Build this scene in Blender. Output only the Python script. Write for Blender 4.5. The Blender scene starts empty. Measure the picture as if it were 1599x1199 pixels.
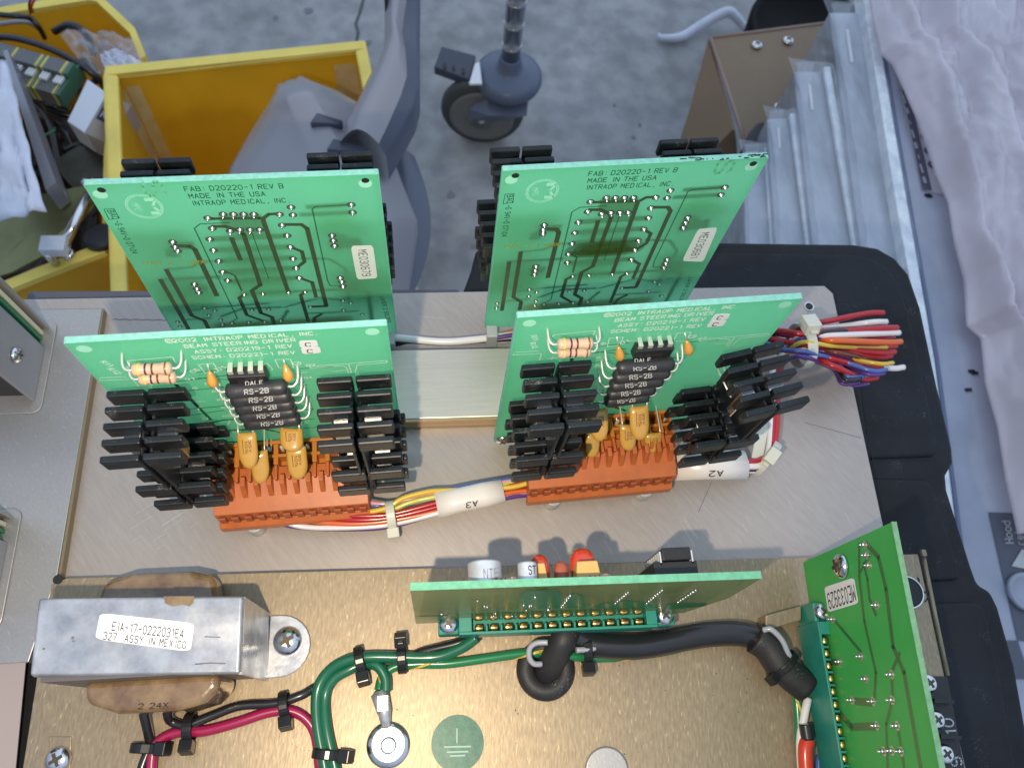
import bpy, bmesh, math, random
from mathutils import Vector, Matrix
random.seed(7)
R_ = math.radians
scn = bpy.context.scene
COL = scn.collection

# ------------------------------------------------------------------ camera
CAMH = .33
FPX, PCX, PCY = 1230., 800., 600.
_D = Vector((690-PCX, 1134-PCY, FPX)).normalized()
_X = Vector((1, -.024, 0)); _X.z = -(_X.x*_D.x+_X.y*_D.y)/_D.z; _X.normalize()
_U = -_D; _Y = _U.cross(_X)
CR = [_X, _Y, _U]                       # rows: world axes in camera coordinates
C0 = Vector((0, 0, CAMH))
right = Vector((_X.x, _Y.x, _U.x)); down = Vector((_X.y, _Y.y, _U.y)); fwd = Vector((_X.z, _Y.z, _U.z))
cd = bpy.data.cameras.new('camera'); cam = bpy.data.objects.new('camera', cd); COL.objects.link(cam)
m = Matrix.Identity(4)
for i in range(3):
    m[i][0] = right[i]; m[i][1] = -down[i]; m[i][2] = -fwd[i]; m[i][3] = C0[i]
cam.matrix_world = m
cd.sensor_width = 36; cd.lens = 36*FPX/1599
cd.clip_start = .01; cd.clip_end = 50
cd.dof.use_dof = True; cd.dof.focus_distance = .285; cd.dof.aperture_fstop = 21
scn.camera = cam

# ------------------------------------------------------------------ world: open shade, cool daylight
W = bpy.data.worlds.new('World'); scn.world = W; W.use_nodes = True
nt = W.node_tree; nt.nodes.clear()
wo = nt.nodes.new('ShaderNodeOutputWorld'); bg = nt.nodes.new('ShaderNodeBackground')
tc = nt.nodes.new('ShaderNodeTexCoord'); mp = nt.nodes.new('ShaderNodeMapping')
mp.inputs['Rotation'].default_value = (R_(35), R_(-20), 0)
sx = nt.nodes.new('ShaderNodeSeparateXYZ'); rp = nt.nodes.new('ShaderNodeValToRGB')
ns = nt.nodes.new('ShaderNodeTexNoise'); ns.inputs['Scale'].default_value = 1.6; ns.inputs['Detail'].default_value = 2
ad = nt.nodes.new('ShaderNodeMath'); ad.operation = 'MULTIPLY_ADD'; ad.inputs[1].default_value = .45
ad2 = nt.nodes.new('ShaderNodeMath'); ad2.operation = 'MULTIPLY_ADD'; ad2.inputs[1].default_value = .5; ad2.inputs[2].default_value = .28
nt.links.new(tc.outputs['Generated'], mp.inputs['Vector'])
nt.links.new(mp.outputs['Vector'], sx.inputs[0]); nt.links.new(tc.outputs['Generated'], ns.inputs['Vector'])
nt.links.new(sx.outputs['Z'], ad2.inputs[0])
nt.links.new(ns.outputs['Fac'], ad.inputs[0]); nt.links.new(ad2.outputs[0], ad.inputs[2])
nt.links.new(ad.outputs[0], rp.inputs[0])
cr = rp.color_ramp
cr.elements[0].position = .15; cr.elements[0].color = (.10, .12, .16, 1)
cr.elements[1].position = 1.; cr.elements[1].color = (.75, .92, 1.17, 1)
e = cr.elements.new(.5); e.color = (.38, .47, .62, 1)
nt.links.new(rp.outputs[0], bg.inputs[0]); bg.inputs[1].default_value = .98
nt.links.new(bg.outputs[0], wo.inputs[0])

# ------------------------------------------------------------------ the phone's lamp beside the lens
ld = bpy.data.lights.new('phone_lamp', 'SPOT'); ld.energy = 4.2; ld.color = (1, .82, .58)
ld.shadow_soft_size = .0028; ld.spot_size = R_(120); ld.spot_blend = 1
lo = bpy.data.objects.new('phone_lamp', ld); COL.objects.link(lo)
lo.location = (-.031, -.027, .322)
lo.rotation_euler = (R_(20), 0, 0)

scn.view_settings.view_transform = 'Standard'; scn.view_settings.look = 'None'
scn.view_settings.exposure = 0; scn.view_settings.gamma = 1
scn.view_settings.use_curve_mapping = False

# ------------------------------------------------------------------ pixel -> world (measuring helpers)
def ray(px, py):
    d = Vector((px-PCX, py-PCY, FPX))
    return Vector((CR[0].dot(d), CR[1].dot(d), CR[2].dot(d)))
def at(px, py, z):
    d = ray(px, py); return C0 + d*((z-CAMH)/d.z)
def on_plane(px, py, o, n):
    d = ray(px, py); return C0 + d*((o-C0).dot(n)/d.dot(n))

# ------------------------------------------------------------------ materials
MATS = {}
def mat(name, col, rough=.5, metal=0., spec=.5, bump=0., bscale=400., var=0., vscale=30., trans=0., alpha=1., coat=0.,
        stretch=None, rot=0., tcol=None, transm=0., col2=None, rvar=0., fleck=0., fsize=1800.):
    if name in MATS: return MATS[name]
    mt = bpy.data.materials.new(name); mt.use_nodes = True
    t = mt.node_tree; p = t.nodes['Principled BSDF']; out = t.nodes['Material Output']
    p.inputs['Base Color'].default_value = (*col, 1)
    p.inputs['Roughness'].default_value = rough; p.inputs['Metallic'].default_value = metal
    p.inputs['Specular IOR Level'].default_value = spec
    p.inputs['Coat Weight'].default_value = coat; p.inputs['Coat Roughness'].default_value = .12
    p.inputs['Transmission Weight'].default_value = transm
    c = t.nodes.new('ShaderNodeTexCoord'); mpn = t.nodes.new('ShaderNodeMapping')
    t.links.new(c.outputs['Object'], mpn.inputs['Vector'])
    mpn.inputs['Rotation'].default_value = (0, 0, rot)
    vec = mpn.outputs['Vector']
    if stretch:
        m2 = t.nodes.new('ShaderNodeMapping'); m2.inputs['Scale'].default_value = stretch
        t.links.new(vec, m2.inputs['Vector']); vec = m2.outputs['Vector']
    if var or col2:
        n = t.nodes.new('ShaderNodeTexNoise'); n.inputs['Scale'].default_value = vscale
        n.inputs['Detail'].default_value = 5; n.inputs['Roughness'].default_value = .62
        t.links.new(vec, n.inputs['Vector'])
        r = t.nodes.new('ShaderNodeValToRGB'); t.links.new(n.outputs['Fac'], r.inputs[0])
        r.color_ramp.elements[0].position = .34; r.color_ramp.elements[1].position = .68
        a = col2 if col2 else tuple(x*(1-var) for x in col)
        b = col if col2 else tuple(min(1, x*(1+var)) for x in col)
        r.color_ramp.elements[0].color = (*a, 1); r.color_ramp.elements[1].color = (*b, 1)
        t.links.new(r.outputs[0], p.inputs['Base Color'])
    if fleck:
        n = t.nodes.new('ShaderNodeTexNoise'); n.inputs['Scale'].default_value = fsize; n.inputs['Detail'].default_value = 1
        n2 = t.nodes.new('ShaderNodeTexNoise'); n2.inputs['Scale'].default_value = fsize*.06; n2.inputs['Detail'].default_value = 2
        t.links.new(vec, n.inputs['Vector']); t.links.new(vec, n2.inputs['Vector'])
        mm = t.nodes.new('ShaderNodeMath'); mm.operation = 'MULTIPLY'; t.links.new(n.outputs['Fac'], mm.inputs[0]); t.links.new(n2.outputs['Fac'], mm.inputs[1])
        r = t.nodes.new('ShaderNodeMapRange'); r.inputs['From Min'].default_value = .40; r.inputs['From Max'].default_value = .46; r.inputs['To Max'].default_value = fleck
        t.links.new(mm.outputs[0], r.inputs[0])
        mx = t.nodes.new('ShaderNodeMix'); mx.data_type = 'RGBA'; t.links.new(r.outputs[0], mx.inputs[0]); mx.inputs[7].default_value = (.45, .46, .48, 1)
        if p.inputs['Base Color'].links: t.links.new(p.inputs['Base Color'].links[0].from_socket, mx.inputs[6])
        else: mx.inputs[6].default_value = (*col, 1)
        t.links.new(mx.outputs[2], p.inputs['Base Color'])
    if rvar:
        n = t.nodes.new('ShaderNodeTexNoise'); n.inputs['Scale'].default_value = vscale*.7
        n.inputs['Detail'].default_value = 4
        t.links.new(vec, n.inputs['Vector'])
        mr = t.nodes.new('ShaderNodeMapRange'); mr.inputs['From Min'].default_value = .3; mr.inputs['From Max'].default_value = .7
        mr.inputs['To Min'].default_value = max(.05, rough-rvar); mr.inputs['To Max'].default_value = min(1, rough+rvar)
        t.links.new(n.outputs['Fac'], mr.inputs[0]); t.links.new(mr.outputs[0], p.inputs['Roughness'])
    if bump:
        n = t.nodes.new('ShaderNodeTexNoise'); n.inputs['Scale'].default_value = bscale; n.inputs['Detail'].default_value = 3
        t.links.new(vec, n.inputs['Vector'])
        b = t.nodes.new('ShaderNodeBump'); b.inputs['Strength'].default_value = bump; b.inputs['Distance'].default_value = .0004
        t.links.new(n.outputs['Fac'], b.inputs['Height']); t.links.new(b.outputs[0], p.inputs['Normal'])
    sh = p.outputs[0]
    if trans:
        tr = t.nodes.new('ShaderNodeBsdfTranslucent'); tr.inputs[0].default_value = (*(tcol or col), 1)
        mx = t.nodes.new('ShaderNodeMixShader'); mx.inputs[0].default_value = trans
        t.links.new(sh, mx.inputs[1]); t.links.new(tr.outputs[0], mx.inputs[2]); sh = mx.outputs[0]
    if alpha < 1:
        tp = t.nodes.new('ShaderNodeBsdfTransparent'); mx = t.nodes.new('ShaderNodeMixShader'); mx.inputs[0].default_value = alpha
        t.links.new(tp.outputs[0], mx.inputs[1]); t.links.new(sh, mx.inputs[2]); sh = mx.outputs[0]
    t.links.new(sh, out.inputs['Surface'])
    MATS[name] = mt
    return mt

def plate_mat(name, base, dark, rough, metal, rot, fleck, scale=900, sstr=(1, .08, 1), con=.16):
    """sheet metal: brushed / rolled grain, glinting flecks, broad stains"""
    if name in MATS: return MATS[name]
    mt = bpy.data.materials.new(name); mt.use_nodes = True
    t = mt.node_tree; p = t.nodes['Principled BSDF']
    N = t.nodes.new; L = t.links.new
    c = N('ShaderNodeTexCoord'); m0 = N('ShaderNodeMapping'); m0.inputs['Rotation'].default_value = (0, 0, rot)
    m1 = N('ShaderNodeMapping'); m1.inputs['Scale'].default_value = sstr
    L(c.outputs['Object'], m0.inputs['Vector']); L(m0.outputs[0], m1.inputs['Vector'])
    n1 = N('ShaderNodeTexNoise'); n1.inputs['Scale'].default_value = scale; n1.inputs['Detail'].default_value = 3
    L(m1.outputs[0], n1.inputs['Vector'])
    n2 = N('ShaderNodeTexNoise'); n2.inputs['Scale'].default_value = 11; n2.inputs['Detail'].default_value = 5
    L(c.outputs['Object'], n2.inputs['Vector'])
    mx = N('ShaderNodeMix'); mx.data_type = 'RGBA'
    r2 = N('ShaderNodeValToRGB'); r2.color_ramp.elements[0].position = .3; r2.color_ramp.elements[1].position = .72
    L(n2.outputs['Fac'], r2.inputs[0]); L(r2.outputs[0], mx.inputs[0])
    mx.inputs[6].default_value = (*dark, 1); mx.inputs[7].default_value = (*base, 1)
    r1 = N('ShaderNodeValToRGB'); r1.color_ramp.elements[0].position = .35; r1.color_ramp.elements[1].position = .7
    r1.color_ramp.elements[0].color = (1-con, 1-con, 1-con, 1); r1.color_ramp.elements[1].color = (1+con*.7, 1+con*.7, 1+con*.7, 1)
    L(n1.outputs['Fac'], r1.inputs[0])
    mu = N('ShaderNodeMix'); mu.data_type = 'RGBA'; mu.blend_type = 'MULTIPLY'; mu.inputs[0].default_value = 1
    L(mx.outputs[2], mu.inputs[6]); L(r1.outputs[0], mu.inputs[7])
    # glinting flecks: short bright scratches
    m3 = N('ShaderNodeMapping'); m3.inputs['Scale'].default_value = (1, .22, 1); L(m0.outputs[0], m3.inputs['Vector'])
    n3 = N('ShaderNodeTexNoise'); n3.inputs['Scale'].default_value = 1300; n3.inputs['Detail'].default_value = 1
    L(m3.outputs[0], n3.inputs['Vector'])
    r3 = N('ShaderNodeValToRGB'); r3.color_ramp.elements[0].position = .66; r3.color_ramp.elements[1].position = .76
    L(n3.outputs['Fac'], r3.inputs[0])
    f = N('ShaderNodeMath'); f.operation = 'MULTIPLY'; f.inputs[1].default_value = fleck; L(r3.outputs[0], f.inputs[0])
    mf = N('ShaderNodeMix'); mf.data_type = 'RGBA'; L(f.outputs[0], mf.inputs[0]); L(mu.outputs[2], mf.inputs[6])
    mf.inputs[7].default_value = (min(1, base[0]*1.9), min(1, base[1]*1.85), min(1, base[2]*1.7), 1)
    L(mf.outputs[2], p.inputs['Base Color'])
    p.inputs['Metallic'].default_value = metal
    mr = N('ShaderNodeMapRange'); mr.inputs['To Min'].default_value = rough-.07; mr.inputs['To Max'].default_value = rough+.1
    L(n2.outputs['Fac'], mr.inputs[0]); L(mr.outputs[0], p.inputs['Roughness'])
    b = N('ShaderNodeBump'); b.inputs['Strength'].default_value = .25; b.inputs['Distance'].default_value = .0002
    L(n1.outputs['Fac'], b.inputs['Height']); L(b.outputs[0], p.inputs['Normal'])
    MATS[name] = mt
    return mt

M = {}
M['alu'] = plate_mat('brushed_aluminium', (.475, .425, .39), (.415, .38, .355), .44, .5, R_(-38), .08, 900, (1, .12, 1), .06)
M['bar'] = plate_mat('milled_aluminium', (.66, .625, .54), (.58, .55, .49), .36, .55, R_(88), .12, 1500, (1, .03, 1), .05)
M['gold'] = plate_mat('chromated_sheet', (.37, .295, .195), (.30, .24, .165), .44, .5, R_(5), .5, 1100, (1, .25, 1))
M['cover'] = plate_mat('zinc_cover', (.45, .445, .44), (.39, .39, .395), .38, .6, R_(-40), .22, 1300, (1, .5, 1), .05)
M['tin'] = mat('tin_plate', (.64, .655, .68), .32, .7, vscale=90, col2=(.36, .37, .40), rvar=.14, bump=.15, bscale=300)
M['steel'] = mat('polished_steel', (.72, .72, .74), .18, 1.)
M['solder'] = mat('solder', (.70, .70, .68), .22, 1.)
M['lead'] = mat('tinned_wire', (.80, .79, .76), .30, .55)
M['can'] = mat('can_steel', (.70, .74, .82), .30, .45, var=.06, vscale=300)
M['recess'] = mat('dark_recess', (.10, .085, .06), .5, .6)
M['blackmetal'] = mat('black_anodised', (.010, .014, .019), .42, 0., .38, var=.35, vscale=120, bump=.08, bscale=900, fleck=.35, fsize=3200)
M['blackplastic'] = mat('black_plastic', (.018, .018, .02), .38, bump=.12, bscale=900)
M['tie'] = mat('black_nylon', (.012, .012, .013), .28)
M['rubber'] = mat('black_rubber', (.022, .022, .024), .55, bump=.25, bscale=1200, var=.2, vscale=200, fleck=.5)
M['case'] = mat('black_case', (.009, .011, .016), .60, 0, .30, bump=.35, bscale=1400, var=.45, vscale=25, fleck=.10, fsize=1600)
M['pcb'] = mat('pcb_mint', (.25, .80, .50), .30, 0, .5, trans=.70, tcol=(.60, 1., .76), var=.06, vscale=45, bump=.04, bscale=1500)
M['pcbedge'] = mat('pcb_cut_edge', (.34, .74, .68), .6, trans=.3, tcol=(.35, .85, .7), bump=.6, bscale=900, var=.12, vscale=500)
M['trace'] = mat('masked_copper', (.055, .085, .045), .38)
M['trace2'] = mat('masked_copper_fine', (.025, .14, .075), .38)
M['pcb2'] = mat('pcb_green', (.10, .44, .14), .30, 0, .5, trans=.5, tcol=(.25, .85, .30), var=.08, vscale=40)
M['pcb2edge'] = mat('pcb_green_edge', (.26, .52, .30), .6, trans=.25, tcol=(.3, .7, .35), bump=.6, bscale=900, var=.15, vscale=400)
M['pcb2trace'] = mat('pcb_green_trace', (.045, .15, .05), .35)
M['pcb3'] = mat('pcb_clear_olive', (.20, .27, .10), .26, 0, .5, trans=.35, tcol=(.42, .52, .20), var=.12, vscale=60, stretch=(1, 1, .1), alpha=.62)
M['pcb3mask'] = mat('pcb_green_mask', (.02, .16, .07), .3)
M['pcb3edge'] = mat('pcb_olive_edge', (.13, .42, .27), .6, bump=.5, bscale=900, var=.15, vscale=400)
M['silk'] = mat('silkscreen', (.92, .98, .96), .6)
M['etch'] = mat('etched_print', (.012, .10, .05), .5)
M['faintsilk'] = mat('faint_print', (.38, .84, .66), .6)
M['gold_ink'] = mat('gold_ink', (.36, .40, .07), .5)
M['burn'] = mat('burn_stain', (.05, .11, .008), .4, alpha=.72)
M['paper'] = mat('white_label', (.80, .83, .87), .55)
M['ink'] = mat('black_ink', (.015, .015, .018), .6)
M['white'] = mat('white_print', (.75, .78, .80), .6)
M['greyprint'] = mat('grey_print', (.50, .52, .54), .6)
M['orange'] = mat('orange_nylon', (.59, .165, .048), .40, 0, .5, trans=.15, tcol=(.8, .2, .05), var=.10, vscale=150, bump=.05)
M['orange2'] = mat('orange_nylon_amber', (.64, .23, .04), .38, 0, .5, trans=.2, tcol=(.8, .3, .05))
M['resbody'] = mat('tan_resistor', (.62, .43, .32), .35, coat=.3)
M['redbody'] = mat('pink_resistor', (.62, .27, .22), .35, coat=.3)
M['rsbody'] = mat('black_resistor', (.030, .032, .040), .42, bump=.25, bscale=700, var=.25, vscale=200)
M['band_y'] = mat('band_yellow', (.85, .60, .12), .35); M['band_p'] = mat('band_violet', (.10, .015, .05), .35)
M['band_r'] = mat('band_brown', (.13, .03, .015), .35); M['band_k'] = mat('band_black', (.02, .02, .02), .35)
M['band_g'] = mat('band_gold', (.30, .16, .05), .3, .4)
M['cap'] = mat('mustard_capacitor', (.56, .32, .065), .22, coat=.5, var=.05, vscale=200)
M['drop'] = mat('amber_drop', (.60, .31, .06), .18, coat=.6)
M['redcap'] = mat('red_dipped', (.55, .05, .02), .2, coat=.6)
M['boxcap'] = mat('tan_box', (.62, .40, .13), .35)
M['browncap'] = mat('brown_dipped', (.36, .09, .05), .35)
M['teal'] = mat('teal_nylon', (.025, .26, .20), .38, 0, .5, var=.12, vscale=120)
M['brass'] = mat('gold_contact', (.80, .50, .18), .28, 1.)
M['brown'] = mat('copper_mica', (.40, .16, .06), .3, .3)
M['varnish'] = mat('varnished_winding', (.29, .20, .10), .20, 0, .6, coat=.8, bump=.7, bscale=140, var=.5, vscale=110, col2=(.13, .068, .032))
M['nylon'] = mat('white_nylon', (.78, .79, .70), .35, 0, .5, trans=.2)
M['sleeve'] = mat('white_sleeve', (.80, .76, .74), .28, 0, .6, coat=.4, bump=.2, bscale=120)
M['greyplastic'] = mat('grey_nylon', (.42, .44, .47), .4)
M['concrete'] = mat('concrete', (.315, .325, .335), .75, 0, .3, var=.12, vscale=9, bump=.2, bscale=60)
M['yellow'] = mat('yellow_polyethylene', (.90, .64, .05), .40, 0, .5, trans=.42, tcol=(1., .62, .03), var=.14, vscale=9, bump=.1, bscale=60)
M['yellowrim'] = mat('yellow_rim', (.86, .68, .14), .45, var=.10, vscale=20)
M['worn'] = mat('worn_tape', (.86, .82, .52), .6, vscale=60, col2=(.74, .60, .24), trans=.3)
M['hull'] = mat('grey_shell', (.30, .29, .32), .30, 0, .5, coat=.25, bump=.05, bscale=900)
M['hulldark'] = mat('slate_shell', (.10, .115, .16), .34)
M['chrome'] = mat('chrome_tube', (.55, .55, .56), .22, 1.)
M['castergrey'] = mat('slate_caster', (.10, .125, .19), .34)
M['tyre'] = mat('caster_tyre', (.045, .05, .055), .5)
M['wheelrim'] = mat('caster_rim', (.16, .16, .155), .35)
M['bracket'] = mat('bronze_paint', (.21, .145, .085), .42, .1, var=.06, vscale=20)
M['film'] = mat('clear_film', (.70, .76, .86), .12, 0, .8, alpha=.20, bump=.9, bscale=45, coat=.8, var=.15, vscale=25)
M['acrylic'] = mat('bagged_sheet', (.31, .345, .41), .18, 0, .6, coat=.6, bump=.8, bscale=40, var=.40, vscale=22, stretch=(1, .3, 1))
M['acredge'] = mat('pale_sheet_edge', (.78, .86, .98), .25, 0, .6, coat=.4, var=.2, vscale=60)
M['panel'] = mat('grey_panel', (.38, .41, .50), .45, var=.12, vscale=14)
M['overlay'] = mat('dark_overlay', (.085, .095, .13), .4)
M['pink'] = mat('pink_film', (.90, .86, .92), .24, 0, .5, coat=.5, trans=.25, alpha=.74, tcol=(.7, .55, .68), bump=.6, bscale=35, var=.10, vscale=10)
M['whitebag'] = mat('white_film', (.62, .66, .78), .32, 0, .5, coat=.2, bump=.7, bscale=60, var=.1, vscale=30)
M['junk'] = mat('dark_junk', (.02, .022, .026), .5)
M['grey'] = mat('terminal_grey', (.16, .17, .18), .45)
M['tyellow'] = mat('terminal_yellow', (.55, .55, .12), .45); M['tgreen'] = mat('terminal_green', (.05, .16, .10), .45)
M['olive'] = mat('olive_sheet', (.20, .21, .10), .3, .6, var=.3, vscale=12)
M['carton'] = mat('carton', (.62, .66, .74), .6); M['cartonside'] = mat('carton_side', (.36, .33, .31), .6)
M['clear'] = mat('grey_loop', (.36, .38, .44), .25, coat=.4)
WIRE = {}
def wire(c):
    cols = dict(red=(.42, .015, .025), white=(.78, .76, .78), blue=(.07, .14, .42), violet=(.10, .035, .22), orange=(.70, .13, .03),
                yellow=(.72, .50, .06), lime=(.55, .58, .12), black=(.015, .015, .018), brown=(.16, .04, .02), green=(.010, .125, .065),
                maroon=(.32, .01, .07), grey=(.3, .3, .34), pink=(.72, .30, .40), green2=(.014, .19, .07), scarlet=(.62, .05, .02))
    return mat('wire_'+c, cols[c], .28, 0, .5, coat=.3)

# ------------------------------------------------------------------ mesh builder
def worigin(o):
    v = Vector((0, 0, 0))
    while o: v = v + Vector(o.location); o = o.parent
    return v
class MB:
    def __init__(s): s.v = []; s.f = []; s.mi = []; s.k = 0; s.sm = []
    def add(s, vs, fs, smooth=False):
        b = len(s.v); s.v += [Vector(v) for v in vs]
        for f in fs: s.f.append([b+i for i in f]); s.mi.append(s.k); s.sm.append(smooth)
        return s
    def box(s, x0, x1, y0, y1, z0, z1):
        return s.obox(Vector(((x0+x1)/2, (y0+y1)/2, (z0+z1)/2)), Vector((1, 0, 0)), Vector((0, 1, 0)), Vector((0, 0, 1)), abs(x1-x0), abs(y1-y0), abs(z1-z0))
    def obox(s, c, a, b, d, la, lb, ld_, taper=1.):
        vs = []
        for k in (-1, 1):
            tt = taper if k == 1 else 1
            for i, j in ((-1, -1), (1, -1), (1, 1), (-1, 1)):
                vs.append(c + a*(i*la/2*tt) + b*(j*lb/2*tt) + d*(k*ld_/2))
        return s.add(vs, [(3, 2, 1, 0), (4, 5, 6, 7), (0, 1, 5, 4), (1, 2, 6, 5), (2, 3, 7, 6), (3, 0, 4, 7)])
    def hexa(s, p): return s.add(p, [(3, 2, 1, 0), (4, 5, 6, 7), (0, 1, 5, 4), (1, 2, 6, 5), (2, 3, 7, 6), (3, 0, 4, 7)])
    def prism(s, pts, off):
        n = len(pts); off = Vector(off)
        vs = [Vector(p) for p in pts]+[Vector(p)+off for p in pts]
        fs = [list(range(n))[::-1], list(range(n, 2*n))]+[(i, (i+1) % n, n+(i+1) % n, n+i) for i in range(n)]
        return s.add(vs, fs)
    def tube(s, pts, r, seg=8, closed=False, caps=True):
        pts = [Vector(p) for p in pts]; n = len(pts); rs = r if isinstance(r, (list, tuple)) else [r]*n
        rings = []; up = None
        for i in range(n):
            if closed: t = (pts[(i+1) % n]-pts[i-1])
            else: t = pts[min(i+1, n-1)]-pts[max(i-1, 0)]
            if t.length < 1e-9: t = Vector((0, 0, 1))
            t.normalize()
            if up is None: up = Vector((0, 0, 1)) if abs(t.z) < .9 else Vector((1, 0, 0))
            a = t.cross(up)
            if a.length < 1e-6: a = t.cross(Vector((0, 1, 0)))
            a.normalize(); b = a.cross(t); up = b
            rings.append([pts[i]+(a*math.cos(q*2*math.pi/seg)+b*math.sin(q*2*math.pi/seg))*rs[i] for q in range(seg)])
        vs = [v for rg in rings for v in rg]; fs = []
        for i in range(n if closed else n-1):
            j = (i+1) % n
            for q in range(seg): fs.append((i*seg+q, i*seg+(q+1) % seg, j*seg+(q+1) % seg, j*seg+q))
        s.add(vs, fs, True)
        if caps and not closed:
            s.add(rings[0], [list(range(seg))]); s.add(rings[-1], [list(range(seg))[::-1]])
        return s
    def lathe(s, o, ax, prof, seg=20, smooth=True, squash=1.):
        ax = Vector(ax).normalized(); h = Vector((1, 0, 0)) if abs(ax.x) < .9 else Vector((0, 1, 0))
        a = ax.cross(h).normalized(); b = ax.cross(a); o = Vector(o); vs = []; n = len(prof)
        for r, z in prof:
            for q in range(seg):
                t = q*2*math.pi/seg; vs.append(o+ax*z+(a*math.cos(t)+b*math.sin(t)*squash)*r)
        fs = [(i*seg+q, i*seg+(q+1) % seg, (i+1)*seg+(q+1) % seg, (i+1)*seg+q) for i in range(n-1) for q in range(seg)]
        s.add(vs, fs, smooth); s.add(vs[:seg], [list(range(seg))[::-1]]); s.add(vs[-seg:], [list(range(seg))]); return s
    def ell(s, c, ax, nseg=14, nr=9, pw=1.):
        """ellipsoid with three semi-axis vectors"""
        a, b, d = ax; vs = []; c = Vector(c)
        for i in range(nr+1):
            ph = -math.pi/2+math.pi*i/nr
            for q in range(nseg):
                t = 2*math.pi*q/nseg
                f = lambda x: math.copysign(abs(x)**pw, x)
                vs.append(c+a*(f(math.cos(ph))*f(math.cos(t)))+b*(f(math.cos(ph))*f(math.sin(t)))+d*f(math.sin(ph)))
        fs = [(i*nseg+q, i*nseg+(q+1) % nseg, (i+1)*nseg+(q+1) % nseg, (i+1)*nseg+q) for i in range(nr) for q in range(nseg)]
        return s.add(vs, fs, True)
    def grid(s, fn, nu, nv, smooth=True, flip=False):
        vs = [fn(i/nu, j/nv) for j in range(nv+1) for i in range(nu+1)]
        fs = [(j*(nu+1)+i, j*(nu+1)+i+1, (j+1)*(nu+1)+i+1, (j+1)*(nu+1)+i) for j in range(nv) for i in range(nu)]
        if flip: fs = [f[::-1] for f in fs]
        return s.add(vs, fs, smooth)
    def text(s, txt, A, B, up, extr=None, space=1.0):
        """lettering fitted between A and B on its baseline; up = cap-height vector"""
        tv, tf, w = glyphs(txt, space)
        ex = (Vector(B)-Vector(A))/w; up = Vector(up); A = Vector(A)
        return s.add([A+ex*x+up*(y/CAPH) for x, y in tv], tf)
    def build(s, name, mats, parent=None, bevel=0, solid=0, seg=2, sub=0, autosmooth=False, origin=None):
        org = worigin(parent) if parent else (Vector(origin) if origin is not None else Vector((0, 0, 0)))
        me = bpy.data.meshes.new(name)
        me.from_pydata([tuple(v-org) for v in s.v], [], s.f)
        if not isinstance(mats, (list, tuple)): mats = [mats]
        for x in mats: me.materials.append(x if not isinstance(x, str) else M[x])
        for p, k, sm in zip(me.polygons, s.mi, s.sm): p.material_index = min(k, len(mats)-1); p.use_smooth = sm
        bm = bmesh.new(); bm.from_mesh(me)
        bmesh.ops.remove_doubles(bm, verts=bm.verts, dist=1e-7)
        if not solid: bmesh.ops.recalc_face_normals(bm, faces=bm.faces)
        bm.to_mesh(me); bm.free()
        o = bpy.data.objects.new(name, me); COL.objects.link(o)
        if parent: o.parent = parent
        elif origin is not None: o.location = org
        if solid:
            md = o.modifiers.new('thickness', 'SOLIDIFY'); md.thickness = solid; md.offset = -1
        if sub:
            md = o.modifiers.new('smooth', 'SUBSURF'); md.levels = sub; md.render_levels = sub
        if bevel:
            md = o.modifiers.new('bevel', 'BEVEL'); md.width = bevel; md.segments = seg; md.limit_method = 'ANGLE'; md.angle_limit = R_(38)
            md.harden_normals = False
        return o
CAPH = 6.
def _p(t): return [[(float(a), float(b)) for a, b in (q.split(',') for q in l.split())] for l in t.split('|')]
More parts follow.
